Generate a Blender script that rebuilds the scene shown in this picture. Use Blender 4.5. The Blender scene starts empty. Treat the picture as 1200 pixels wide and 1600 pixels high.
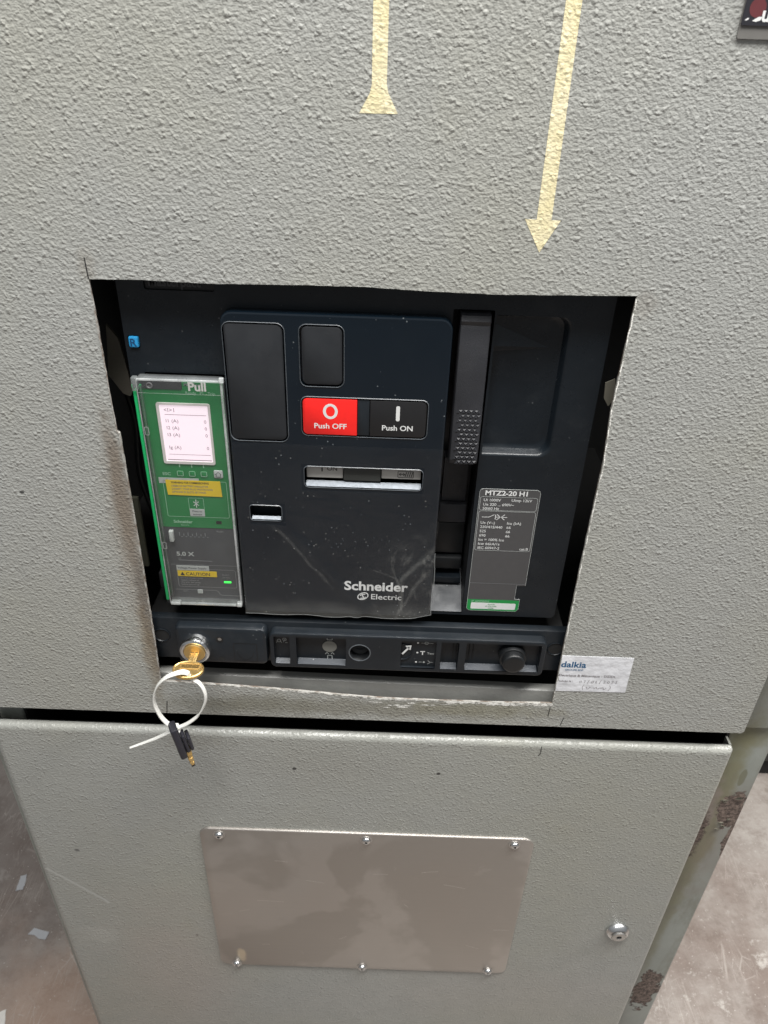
import bpy, bmesh, math, random
from mathutils import Vector, Matrix
from mathutils.geometry import tessellate_polygon
random.seed(7)
S = bpy.context.scene
C = S.collection
PI = math.pi
H = 1450.0                      # camera height above the floor, mm; all shapes below are in mm, z measured from camera height

# ------------------------------------------------------------------ camera, world, lights, exposure
TH = math.radians(32.146); RO = math.radians(2.035); FPX = 1150.0
cam_d = bpy.data.cameras.new('camera'); cam = bpy.data.objects.new('camera', cam_d); C.objects.link(cam)
R_ = Vector((1, 0, 0)); Dn = Vector((0, -math.sin(TH), -math.cos(TH))); Fw = Vector((0, math.cos(TH), -math.sin(TH)))
cr = math.cos(RO)*R_ - math.sin(RO)*Dn
cd = math.sin(RO)*R_ + math.cos(RO)*Dn
M = Matrix((cr, -cd, -Fw)).transposed().to_4x4(); M.translation = Vector((0, -0.46, H/1000))
cam.matrix_world = M
cam_d.sensor_fit = 'VERTICAL'; cam_d.sensor_height = 36; cam_d.lens = FPX/1600*36
cam_d.clip_start = 0.02; cam_d.clip_end = 100
cam_d.dof.use_dof = True; cam_d.dof.focus_distance = 0.53; cam_d.dof.aperture_fstop = 17
S.camera = cam

W = bpy.data.worlds.new('World'); S.world = W; W.use_nodes = True
bg = W.node_tree.nodes['Background']; bg.inputs[0].default_value = (0.88, 0.94, 1.0, 1); bg.inputs[1].default_value = 1.0
_wn = W.node_tree; _g = _wn.nodes.new('ShaderNodeTexCoord'); _x = _wn.nodes.new('ShaderNodeSeparateXYZ'); _r = _wn.nodes.new('ShaderNodeValToRGB')   # pale ceiling above, dim room below
_wn.links.new(_g.outputs['Generated'], _x.inputs[0]); _m = _wn.nodes.new('ShaderNodeMapRange'); _m.inputs[1].default_value = -.6; _m.inputs[2].default_value = 1; _wn.links.new(_x.outputs[2], _m.inputs[0]); _wn.links.new(_m.outputs[0], _r.inputs[0])
_r.color_ramp.elements[0].color = (.085, .09, .095, 1); _r.color_ramp.elements[1].color = (.43, .44, .45, 1); _wn.links.new(_r.outputs[0], bg.inputs[0])

def area(name, loc, target, sx, sy, power, col=(1, 0.985, 0.96)):
    l = bpy.data.lights.new(name, 'AREA'); l.shape = 'RECTANGLE'; l.size = sx; l.size_y = sy; l.energy = power; l.color = col
    o = bpy.data.objects.new(name, l); C.objects.link(o); o.location = loc
    o.rotation_euler = (Vector(target)-Vector(loc)).to_track_quat('-Z', 'Y').to_euler()
    return o
area('ceiling_lamp', (0.15, -0.52, 2.75), (0, -0.1, 1.0), 1.6, 0.26, 62)
area('ceiling_lamp_aisle', (1.7, 0.1, 2.7), (1.1, 0.3, 0), 1.2, 0.3, 66, (1, 0.96, 0.93))

S.view_settings.view_transform = 'Standard'; S.view_settings.look = 'None'
S.view_settings.exposure = 0; S.view_settings.gamma = 1; S.view_settings.use_curve_mapping = False
S.render.resolution_x = 768; S.render.resolution_y = 1024
S.render.engine = 'CYCLES'
S.cycles.transparent_max_bounces = 16

# ------------------------------------------------------------------ node helpers
class NT:
    def __init__(s, name):
        s.m = bpy.data.materials.new(name); s.m.use_nodes = True
        s.t = s.m.node_tree; s.n = s.t.nodes; s.b = s.n['Principled BSDF']; s.out = s.n['Material Output']
        g = s.n.new('ShaderNodeNewGeometry'); s.pos = g.outputs['Position']
    def lk(s, a, b):
        if hasattr(a, 'is_output'): s.t.links.new(a, b)
        else:
            try: b.default_value = a
            except Exception: b.default_value = (a[0], a[1], a[2], 1)
    def noise(s, scale, detail=3, rough=.5, dist=0, vec=None):
        n = s.n.new('ShaderNodeTexNoise'); n.inputs['Scale'].default_value = scale; n.inputs['Detail'].default_value = detail
        n.inputs['Roughness'].default_value = rough; n.inputs['Distortion'].default_value = dist
        s.t.links.new(vec or s.pos, n.inputs['Vector']); return n.outputs['Fac']
    def voro(s, scale, feature='SMOOTH_F1', vec=None):
        n = s.n.new('ShaderNodeTexVoronoi'); n.feature = feature; n.inputs['Scale'].default_value = scale
        s.t.links.new(vec or s.pos, n.inputs['Vector']); return n.outputs['Distance']
    def scl(s, v):
        n = s.n.new('ShaderNodeVectorMath'); n.operation = 'MULTIPLY'; s.t.links.new(s.pos, n.inputs[0]); n.inputs[1].default_value = v
        return n.outputs[0]
    def math(s, op, a, b=0.0, clamp=False):
        n = s.n.new('ShaderNodeMath'); n.operation = op; n.use_clamp = clamp; s.lk(a, n.inputs[0]); s.lk(b, n.inputs[1]); return n.outputs[0]
    def ramp(s, v, lo, hi, a=0., b=1.):
        n = s.n.new('ShaderNodeMapRange'); n.interpolation_type = 'SMOOTHSTEP'; s.lk(v, n.inputs[0])
        for i, q in enumerate((lo, hi, a, b)): n.inputs[i+1].default_value = q
        return n.outputs[0]
    def mix(s, f, a, b):
        n = s.n.new('ShaderNodeMix'); n.data_type = 'RGBA'; s.lk(f, n.inputs[0])
        for q, i in ((a, 6), (b, 7)):
            if hasattr(q, 'is_output'): s.t.links.new(q, n.inputs[i])
            else: n.inputs[i].default_value = (q[0], q[1], q[2], 1)
        return n.outputs[2]
    def blob(s, c, r, amp=.5, nscale=60, soft=.35, dt=4):
        # ragged patch: c, r in mm (z from camera height)
        n = s.n.new('ShaderNodeVectorMath'); n.operation = 'SUBTRACT'; s.t.links.new(s.pos, n.inputs[0])
        n.inputs[1].default_value = (c[0]/1000, c[1]/1000, (c[2]+H)/1000)
        k = s.n.new('ShaderNodeVectorMath'); k.operation = 'MULTIPLY'; s.t.links.new(n.outputs[0], k.inputs[0]); k.inputs[1].default_value = tuple(1000/q for q in r)
        l = s.n.new('ShaderNodeVectorMath'); l.operation = 'LENGTH'; s.t.links.new(k.outputs[0], l.inputs[0])
        d = s.math('ADD', l.outputs['Value'], s.math('MULTIPLY', s.math('SUBTRACT', s.noise(nscale, dt, .65), .5), amp*4))
        return s.ramp(d, 1-soft, 1+soft, 1, 0)
    def bump(s, h, dist, strength=1., nrm=None):
        n = s.n.new('ShaderNodeBump'); n.inputs['Strength'].default_value = strength; n.inputs['Distance'].default_value = dist
        s.t.links.new(h, n.inputs['Height'])
        if nrm: s.t.links.new(nrm, n.inputs['Normal'])
        s.t.links.new(n.outputs[0], s.b.inputs['Normal']); return n.outputs[0]
    def specks(s, sc=230, gate=.55):                                    # sparse dust dots
        return s.math('MULTIPLY', s.ramp(s.voro(sc, 'F1'), .16, .07), s.ramp(s.noise(75, 4, .7), gate, gate+.08))
    def schlick(s, f0):
        w = s.n.new('ShaderNodeLayerWeight'); w.inputs[0].default_value = .5
        return s.math('ADD', s.math('MULTIPLY', s.math('POWER', w.outputs['Facing'], 5.), 1-f0), f0)
    def set(s, col=None, rough=None, metal=None, spec=None, coat=None):
        if col is not None: s.lk(col, s.b.inputs['Base Color']) if hasattr(col, 'is_output') else setattr(s.b.inputs['Base Color'], 'default_value', (*col, 1))
        if rough is not None: s.lk(rough, s.b.inputs['Roughness'])
        if metal is not None: s.lk(metal, s.b.inputs['Metallic'])
        if spec is not None: s.lk(spec, s.b.inputs['Specular IOR Level'])
        if coat is not None: s.lk(coat, s.b.inputs['Coat Weight'])
        return s
    def emit(s, col, st):
        s.b.inputs['Emission Color'].default_value = (*col, 1); s.b.inputs['Emission Strength'].default_value = st; return s

def hexc(h):
    c = [int(h[i:i+2], 16)/255 for i in (0, 2, 4)]
    return tuple(((x+.055)/1.055)**2.4 if x > .04045 else x/12.92 for x in c)

def plastic(name, col, rough=.45, bscale=900, bd=.00012, spec=.5, dust=0.0):
    t = NT(name); v = t.noise(25, 4, .6)
    c = t.mix(t.ramp(v, .3, .7), tuple(q*.88 for q in col), tuple(q*1.12 for q in col))
    if dust:
        c = t.mix(t.math('MULTIPLY', t.specks(210, .56), min(1, dust*4)), c, (.30, .31, .31))
        c = t.mix(t.math('MULTIPLY', t.ramp(t.noise(45, 5, .75), .5, .75), dust*.5), c, (.20, .205, .20))
    t.set(c, t.ramp(t.noise(60, 4, .6), .3, .7, rough*.85, rough*1.15), spec=spec)
    t.bump(t.noise(bscale, 2), bd, .6)
    return t.m

def flat(name, col, rough=.5, metal=0., spec=.5):
    t = NT(name); v = t.noise(180, 3, .6)
    t.set(t.mix(v, tuple(q*.9 for q in col), tuple(min(1, q*1.08) for q in col)), rough, metal, spec)
    return t.m

# powder coated door paint
def paint_height(t):
    a = t.noise(430, 1.2, .5, .2, t.scl((1.0, 1.0, 1.25)))
    v = t.n.new('ShaderNodeTexVoronoi'); v.feature = 'SMOOTH_F1'; v.inputs['Scale'].default_value = 290; v.inputs['Smoothness'].default_value = .6
    wob = t.n.new('ShaderNodeVectorMath'); wob.operation = 'ADD'; nz = t.n.new('ShaderNodeTexNoise'); nz.inputs['Scale'].default_value = 260
    t.t.links.new(t.pos, nz.inputs['Vector']); sc = t.n.new('ShaderNodeVectorMath'); sc.operation = 'SCALE'; sc.inputs['Scale'].default_value = .0035
    t.t.links.new(nz.outputs['Color'], sc.inputs[0]); t.t.links.new(sc.outputs[0], wob.inputs[0]); t.t.links.new(t.pos, wob.inputs[1]); t.t.links.new(wob.outputs[0], v.inputs['Vector'])
    peb = t.math('MULTIPLY', t.ramp(v.outputs['Distance'], .52, .10), t.ramp(t.noise(150, 1.5, .5), .44, .64, .12, 1))
    return t.math('ADD', t.math('ADD', t.math('MULTIPLY', a, .62), t.math('MULTIPLY', peb, .55)), t.math('MULTIPLY', t.noise(100, 2, .5), .35))
def door_paint(name, base, stains, bd=.0034, bw=.36):
    t = NT(name)
    warm = t.ramp(t.noise(3.2, 4, .55), .35, .68)
    c = t.mix(warm, base, (base[0]*.98, base[1]*.965, base[2]*.90))
    c = t.mix(t.ramp(t.noise(38, 5, .65), .35, .75, 0, .22), c, tuple(q*.80 for q in base))
    c = t.mix(t.math('MULTIPLY', t.ramp(t.noise(7, 5, .7), .56, .74), .22), c, (.30, .285, .20))
    for (ctr, r, amp, ns, soft, col, op) in stains:
        c = t.mix(t.math('MULTIPLY', t.blob(ctr, r, amp, ns, soft), op), c, col)
    t.set(c, t.ramp(t.noise(30, 3), .3, .7, .30, .44), spec=.6)
    t.bump(paint_height(t), bd, bw)
    return t.m

rustc = (.10, .060, .035)
PAINT_UP = door_paint('door_paint_upper', (.358, .364, .346), [
    ((-193, 0, -285), (6, 20, 55), .45, 90, .5, (.14, .10, .07), .65),
    ((-195, 0, -325), (9, 20, 85), .5, 75, .7, (.22, .18, .14), .45),
    ((-190, 0, -395), (5, 20, 60), .4, 100, .5, (.11, .09, .075), .65),
    ((-193, 0, -440), (6, 20, 45), .5, 80, .6, (.20, .15, .09), .55),
    ((-20, 0, -495), (150, 20, 9), .6, 45, .6, (.17, .16, .12), .55),
    ((-120, 0, -500), (50, 20, 14), .5, 40, .7, (.16, .155, .12), .5),
    ((90, 0, -492), (60, 20, 8), .6, 60, .5, (.24, .23, .17), .6),
    ((-266, 0, -283), (1.7, 20, 1.2), .15, 400, .2, (.03, .03, .03), .9),
    ((-188, 0, -118), (5, 20, 10), .4, 120, .6, (.22, .18, .13), .25),
    ((158, 0, -130), (7, 20, 8), .4, 150, .5, (.18, .14, .10), .2),
])
PAINT_LOW = door_paint('door_paint_lower', (.315, .321, .302), [  # same paint with a darker base, light falloff put into the colour
    ((-60, 0, -575), (80, 20, 30), .5, 20, .8, (.26, .255, .23), .35),
    ((-235, 0, -960), (60, 20, 120), .5, 12, .9, (.37, .31, .28), .35),
    ((180, 0, -990), (160, 20, 60), .5, 10, .9, (.36, .33, .30), .3),
    ((-315, 0, -888), (22, 20, 16), .5, 60, .7, (.42, .42, .39), .35),
    ((-310, 0, -722), (2.8, 20, 2.2), .2, 300, .2, (.08, .08, .08), .8),
    ((-76.3, 0, -580), (1.9, 20, 2.0), .12, 400, .2, (.03, .03, .03), .95),
    ((60.4, 0, -580), (2.0, 20, 1.8), .12, 400, .2, (.03, .03, .03), .95),
    ((-200, 0, -880), (1.8, 20, 2.0), .12, 400, .2, (.1, .09, .08), .7),
    ((-165, 0, -545), (30, 20, 12), .5, 60, .6, (.24, .235, .21), .45),
], .0032, .34)
def post_paint():
    t = NT('post_paint')
    c = t.mix(t.ramp(t.noise(9, 4, .6), .35, .7), (.22, .238, .215), (.275, .29, .268))
    ol = (.165, .16, .095)
    c = t.mix(t.math('MULTIPLY', t.blob((346, 20, -660), (13, 40, 160), .35, 35, .4), .9), c, ol)
    c = t.mix(t.math('MULTIPLY', t.blob((341, 20, -840), (9, 40, 120), .35, 40, .5), .7), c, ol)
    c = t.mix(t.math('MULTIPLY', t.blob((350, 20, -535), (25, 40, 14), .3, 40, .4), .7), c, ol)
    c = t.mix(t.math('MULTIPLY', t.blob((340, 20, -640), (8, 40, 40), .5, 60, .5), .6), c, (.30, .24, .23))
    c = t.mix(t.math('MULTIPLY', t.blob((352, 20, -475), (60, 40, 34), .3, 40, .4), .35), c, (.19, .19, .17))
    grime = t.math('MULTIPLY', t.ramp(t.noise(26, 6, .75, 0, t.scl((1, 1, .35))), .48, .70), .55)
    c = t.mix(grime, c, (.13, .125, .095))
    c = t.mix(t.math('MULTIPLY', t.blob((362, 20, -700), (24, 40, 90), .6, 40, .7), .35), c, (.17, .13, .11))
    ru = t.mix(t.ramp(t.noise(240, 6, .8), .38, .62), (.045, .032, .027), (.20, .15, .125))
    r1 = t.blob((365, 20, -648), (15, 40, 28), .5, 70, .05, 6)
    r2 = t.blob((378, 20, -690), (8, 40, 46), .4, 70, .05, 6)
    r3 = t.blob((357, 20, -1010), (17, 40, 45), .6, 60, .06, 6)
    r4 = t.blob((341, 20, -690), (6, 40, 30), .7, 60, .3, 6)
    r = t.math('MAXIMUM', t.math('MAXIMUM', r1, r2), t.math('MAXIMUM', r3, r4))
    c = t.mix(r, c, ru)
    c = t.mix(t.math('MULTIPLY', t.blob((361, 20, -595), (3.5, 40, 13), .15, 90, .1), .85), c, (.13, .13, .085))
    t.set(c, t.math('ADD', t.math('MULTIPLY', r, .35), .38), spec=.5)
    h = t.math('ADD', t.math('MULTIPLY', t.math('SUBTRACT', 1., r), .55), t.math('MULTIPLY', t.noise(260, 4, .7), t.math('ADD', t.math('MULTIPLY', r, .6), .07)))
    t.bump(h, .0022, .9)
    return t.m
POST = post_paint()

DARK = plastic('slate_plastic', (.0085, .0120, .0160), .30, 1500, .00010, spec=.38, dust=.06)
DARK2 = plastic('slate_plastic_rail', (.0105, .0140, .0180), .40, 1500, .00010, spec=.4, dust=.08)
BLACKP = plastic('black_plastic', (.007, .008, .009), .42, 1200, .0001)
PADM = plastic('pad_plastic', (.016, .018, .021), .62, 2200, .00016, spec=.35)
HANDLE = plastic('handle_plastic', (.021, .022, .026), .5, 1700, .0003)
INNER = flat('cabinet_inner_dark', (.012, .012, .012), .8)  # near-black; inside the cabinet it puts shade into the colour
RIMM = plastic('cover_edge_plastic', (.085, .095, .105), .3, 900, .00005)

def gloss_cover():
    t = NT('glossy_cover')
    dust = t.ramp(t.noise(520, 3, .7), .72, .80)
    smear = t.ramp(t.noise(16, 6, .7, 1.2), .55, .8, 0, .25)
    c = t.mix(smear, (.0045, .0095, .0155), (.013, .018, .023))
    c = t.mix(t.math('MULTIPLY', t.specks(230, .53), .5), c, (.30, .33, .34))
    t.set(c, t.ramp(t.noise(20, 5, .65), .35, .7, .07, .16), spec=.55)
    t.bump(t.noise(9, 3, .5), .0012, .3)
    return t.m
GLOSS = gloss_cover()

def film():
    t = NT('protective_film'); n, l = t.n, t.t.links
    tr = n.new('ShaderNodeBsdfTransparent'); gl = n.new('ShaderNodeBsdfGlossy'); df = n.new('ShaderNodeBsdfDiffuse')
    gl.inputs['Roughness'].default_value = .16; gl.inputs['Color'].default_value = (.8, .85, .9, 1)
    df.inputs['Color'].default_value = (.34, .34, .32, 1)
    crease = t.ramp(t.noise(20, 7, .72, 2.2, t.scl((1.6, 1, .8))), .52, .64)
    low = t.ramp(t.blob((40, 5, -385), (60, 40, 62), .35, 26, .6), 0, 1)
    edge = t.blob((-40, 5, -396), (130, 40, 13), .4, 40, .6)
    def streak(x0, z0, x1, z1, w, op):
        n3 = t.n.new('ShaderNodeSeparateXYZ'); l.new(t.pos, n3.inputs[0]); L_ = math.dist((x0, z0), (x1, z1)); dx, dz = (x1-x0)/L_, (z1-z0)/L_
        X = t.math('MULTIPLY', t.math('SUBTRACT', n3.outputs[0], x0/1000), 1000.); Z_ = t.math('MULTIPLY', t.math('SUBTRACT', n3.outputs[2], (z0+H)/1000), 1000.)
        al = t.math('ADD', t.math('MULTIPLY', X, dx), t.math('MULTIPLY', Z_, dz)); ac = t.math('ADD', t.math('MULTIPLY', X, -dz), t.math('MULTIPLY', Z_, dx))
        ac = t.math('ADD', ac, t.math('MULTIPLY', t.math('SUBTRACT', t.noise(28, 3, .6), .5), w*5))
        f = t.math('MULTIPLY', t.ramp(t.math('ABSOLUTE', ac), w, w*.1), t.math('MULTIPLY', t.ramp(al, 0, L_*.15), t.ramp(al, L_, L_*.75)))
        return t.math('MULTIPLY', t.math('MULTIPLY', f, t.ramp(t.noise(120, 4, .7), .35, .6, .3, 1)), op)
    fold_sheen = t.math('ADD', t.math('ADD', streak(-86, -305, -34, -372, 2.2, .14), streak(41, -318, 6, -372, 3.2, .16)), t.math('ADD', streak(38, -345, 12, -392, 2.5, .15), streak(-8, -346, 14, -356, 1.2, .15)))  # pale streaks paint the sheen along the film's folds
    amt = t.math('ADD', t.math('ADD', fold_sheen, t.math('MULTIPLY', t.math('MULTIPLY', crease, low), .20)), t.math('ADD', t.math('MULTIPLY', edge, .13), t.math('MULTIPLY', low, .02)), True)
    amt = t.math('ADD', amt, t.math('MULTIPLY', t.specks(230, .50), .5), True)
    bmp = n.new('ShaderNodeBump'); bmp.inputs['Distance'].default_value = .004; bmp.inputs['Strength'].default_value = .7
    l.new(t.noise(22, 4, .55, 1.5), bmp.inputs['Height']); l.new(bmp.outputs[0], gl.inputs['Normal'])
    m1 = n.new('ShaderNodeMixShader'); l.new(amt, m1.inputs[0]); l.new(tr.outputs[0], m1.inputs[1]); l.new(df.outputs[0], m1.inputs[2])
    m2 = n.new('ShaderNodeMixShader'); l.new(t.schlick(.03), m2.inputs[0]); l.new(m1.outputs[0], m2.inputs[1]); l.new(gl.outputs[0], m2.inputs[2])
    l.new(m2.outputs[0], t.out.inputs[0]); return t.m
FILM = film()
FEDGE = flat('film_edge', (.20, .21, .21), .3)

def clear(name, haze, hcol=(.7, .75, .75), rough=.08, gl_mul=1.0):
    t = NT(name); n, l = t.n, t.t.links
    tr = n.new('ShaderNodeBsdfTransparent'); tr.inputs[0].default_value = (.97, .98, .975, 1)
    gl = n.new('ShaderNodeBsdfGlossy'); gl.inputs['Roughness'].default_value = rough
    df = n.new('ShaderNodeBsdfDiffuse'); df.inputs['Color'].default_value = (*hcol, 1)
    hz = t.math('MULTIPLY', t.ramp(t.noise(35, 5, .65), .3, .75, .6, 1.4), haze)
    m1 = n.new('ShaderNodeMixShader'); l.new(hz, m1.inputs[0]); l.new(tr.outputs[0], m1.inputs[1]); l.new(df.outputs[0], m1.inputs[2])
    ff = t.math('MULTIPLY', t.schlick(.04), gl_mul, True)
    m2 = n.new('ShaderNodeMixShader'); l.new(ff, m2.inputs[0]); l.new(m1.outputs[0], m2.inputs[1]); l.new(gl.outputs[0], m2.inputs[2])
    l.new(m2.outputs[0], t.out.inputs[0]); return t.m
CLEAR = clear('clear_plastic_sheet', .022, gl_mul=1.6)
CLEARE = clear('clear_plastic_edge', .12, (.75, .8, .8), .1, 2.2)
CLEARB = clear('clear_plastic_rim', .36, (.85, .88, .88), .1, 2.0)

GREEN = flat('green_plastic', (.012, .185, .050), .42)
GREEN_GLOW = flat('edge_glow_green', (.010, .36, .11), .35)
GREYU = flat('unit_grey', (.060, .063, .070), .45)
WHITE = flat('white_print', (.74, .75, .74), .5)
GPRINT = flat('grey_print', (.42, .44, .43), .5)
DPRINT = flat('dim_print', (.24, .25, .255), .5)
PGREEN = flat('pale_green_print', (.30, .52, .36), .5)
YELLOW = flat('yellow_sticker', (.72, .50, .015), .5)
BLACKI = flat('black_ink', (.02, .02, .02), .6)
DGREYI = flat('grey_ink', (.22, .20, .21), .6)
LABEL = flat('label_grey', (.075, .074, .076), .38)
LGREEN = flat('label_green', (.012, .27, .06), .4)
RED = flat('red_plastic', (.80, .018, .015), .38)
ONBLK = flat('black_button', (.012, .012, .013), .4)
BLUE = flat('blue_button', (.025, .30, .62), .4)
CREAM = None
def silver():
    t = NT('silver_plastic'); v = t.noise(300, 4, .7, 1)
    t.set(t.mix(v, (.08, .092, .108), (.25, .275, .305)), .4, .25); t.bump(v, .0004, .5); return t.m
SILVER = silver()
SCREEN = NT('lit_screen').set((.5, .45, .48), .3).emit((1.0, .82, .91), .74).m
SCREENR = flat('screen_bezel', (.66, .62, .60), .35)
LED = NT('green_led').set((.05, .6, .08), .3).emit((.05, 1, .12), .9).m
CHIP = NT('bare_cut_edge'); _v = CHIP.noise(160, 5, .7)
CHIP.set(CHIP.mix(CHIP.ramp(_v, .40, .56), (.30, .30, .27), (.86, .85, .80)), .45); CHIP.bump(_v, .002, .8); CHIP = CHIP.m
EDGE = NT('sheet_cut_edge'); _v = EDGE.noise(90, 5, .7)
EDGE.set(EDGE.mix(EDGE.ramp(_v, .38, .6), (.19, .15, .12), (.46, .45, .42)), .5); EDGE.bump(_v, .001, .8); EDGE = EDGE.m
def arrow_paint():
    t = NT('cream_arrow_paint')
    wear = t.ramp(t.noise(420, 4, .7), .68, .76, 0, .45)
    c = t.mix(t.ramp(t.noise(60, 3), .3, .7), (.74, .66, .40), (.80, .73, .50)); c = t.mix(wear, c, (.48, .42, .27))
    t.set(c, .5)
    t.bump(paint_height(t), .0034, .26); return t.m
CREAM = arrow_paint()
def alu():
    t = NT('bare_aluminium_sheet')
    big = t.noise(5, 5, .55, .2); br = t.noise(60, 4, .6, 0, t.scl((.10, 1, 7)))
    c = t.mix(t.ramp(t.noise(7, 4, .5, .3), .47, .53), (.41, .385, .355), (.475, .45, .42))
    c = t.mix(t.ramp(t.noise(14, 7, .7, .5), .60, .63, 0, .22), c, (.54, .52, .49))
    c = t.mix(t.math('MULTIPLY', t.blob((-150, -3, -915), (5, 30, 13), .3, 70, .4), .7), c, (.85, .74, .55))
    c = t.mix(t.ramp(t.voro(60, 'F1'), .03, .012), c, (.66, .65, .62))
    t.set(c, t.math('ADD', t.ramp(big, .4, .6, .40, .30), t.math('MULTIPLY', br, .12)), .85)
    t.bump(br, .00035, .5); return t.m
ALU = alu()
ALU_HI = flat('aluminium_highlight', (.80, .80, .79), .35, .6)
CHROME = flat('chrome', (.72, .73, .73), .22, 1.0)
STEEL = flat('zinc_steel', (.50, .49, .47), .38, .9)
BRASS = NT('brass'); _v = BRASS.noise(140, 4, .6); BRASS.set(BRASS.mix(_v, (.62, .40, .13), (.80, .60, .28)), .40, .9); BRASS.bump(_v, .0004, .35); BRASS = BRASS.m
NYLON = NT('white_nylon').set((.80, .80, .76), .35); NYLON.b.inputs['Subsurface Weight'].default_value = .15; NYLON.b.inputs['Subsurface Radius'].default_value = (.002, .002, .002); NYLON = NYLON.m
PAPER = NT('sticker_paper'); _v = PAPER.noise(45, 5, .7, .6)
PAPER.set(PAPER.mix(PAPER.ramp(_v, .35, .7), (.80, .81, .84), (.70, .71, .74)), .55); PAPER.bump(PAPER.noise(90, 3), .0018, .6); PAPER = PAPER.m
NAVY = flat('navy_ink', (.015, .10, .22), .6)
BARP = plastic('frame_bar_paint', (.25, .25, .235), .4, 300, .0004, dust=.15)
def concrete():
    t = NT('worn_concrete')
    a = t.ramp(t.noise(2.6, 6, .65, 0), .36, .64); b = t.noise(22, 8, .78)
    c = t.mix(a, (.215, .170, .145), (.375, .345, .315))
    c = t.mix(t.ramp(b, .42, .72, 0, .75), c, (.135, .10, .08))
    c = t.mix(t.ramp(t.noise(11, 9, .82, 0), .56, .66, 0, .8), c, (.56, .53, .49))
    c = t.mix(t.ramp(t.noise(70, 6, .8), .58, .70, 0, .6), c, (.50, .47, .43))
    c = t.mix(t.math('MULTIPLY', t.blob((-560, 60, -1450), (260, 190, 50), .5, 7, .6), .6), c, (.40, .27, .20))
    c = t.mix(t.math('MULTIPLY', t.blob((-800, 520, -1450), (330, 260, 50), .5, 6, .7), .6), c, (.13, .105, .095))  # dark patch paints the shadow on the floor left of the cabinet
    c = t.mix(t.ramp(t.voro(95, 'F1'), .10, .05), c, (.55, .52, .48))
    for ang, sc in ((.6, 1.0), (.1, 2.2), (2.6, 2.6), (-.9, 1.3), (1.9, .8)):
        v = t.n.new('ShaderNodeMapping'); v.inputs['Rotation'].default_value = (0, 0, ang); v.inputs['Scale'].default_value = (14*sc, 1.6*sc, 1); t.t.links.new(t.pos, v.inputs[0])
        w = t.voro(2.2, 'DISTANCE_TO_EDGE', v.outputs[0])
        ln = t.math('MULTIPLY', t.ramp(w, .007, .002), t.ramp(t.noise(6, 3, .6), .48, .62))
        c = t.mix(t.math('MULTIPLY', ln, .5), c, (.48, .44, .40))
    t.set(c, t.ramp(b, .3, .7, .30, .6)); t.bump(b, .004, .6); return t.m
CONCRETE = concrete()

# ------------------------------------------------------------------ mesh helpers
def rr(x0, x1, z0, z1, r, n=5):
    if x0 > x1: x0, x1 = x1, x0
    if z0 > z1: z0, z1 = z1, z0
    if not isinstance(r, (tuple, list)): r = (r,)*4                 # tr, tl, bl, br
    out = []
    for (cx, cz, a0, q) in ((x1, z1, 0, r[0]), (x0, z1, 90, r[1]), (x0, z0, 180, r[2]), (x1, z0, 270, r[3])):
        q = max(q, .01)
        ux = cx-q if cx == x1 else cx+q; uz = cz-q if cz == z1 else cz+q
        for i in range(n+1):
            a = math.radians(a0+90*i/n); out.append((ux+q*math.cos(a), uz+q*math.sin(a)))
    return out
def circ(x, z, r, n=32): return [(x+r*math.cos(2*PI*i/n), z+r*math.sin(2*PI*i/n)) for i in range(n)]
def inset_rr(x0, x1, z0, z1, r, d, n=5):
    if x0 > x1: x0, x1 = x1, x0
    if z0 > z1: z0, z1 = z1, z0
    rs = r if isinstance(r, (tuple, list)) else (r,)*4
    return rr(x0+d, x1-d, z0+d, z1-d, tuple(max(q-d, .02) for q in rs), n)

_txt = {}
def text_geo(s, bold=0.0):
    k = (s, bold)
    if k in _txt: return _txt[k]
    cu = bpy.data.curves.new('t', 'FONT'); cu.body = s; cu.size = 1; cu.offset = bold; cu.resolution_u = 3
    o = bpy.data.objects.new('t', cu); C.objects.link(o); bpy.context.view_layer.update()
    me = o.to_mesh(); vs = [(v.co.x, v.co.y) for v in me.vertices]; fs = [tuple(p.vertices) for p in me.polygons]
    o.to_mesh_clear(); bpy.data.objects.remove(o); bpy.data.curves.remove(cu)
    _txt[k] = (vs, fs); return _txt[k]

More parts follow.
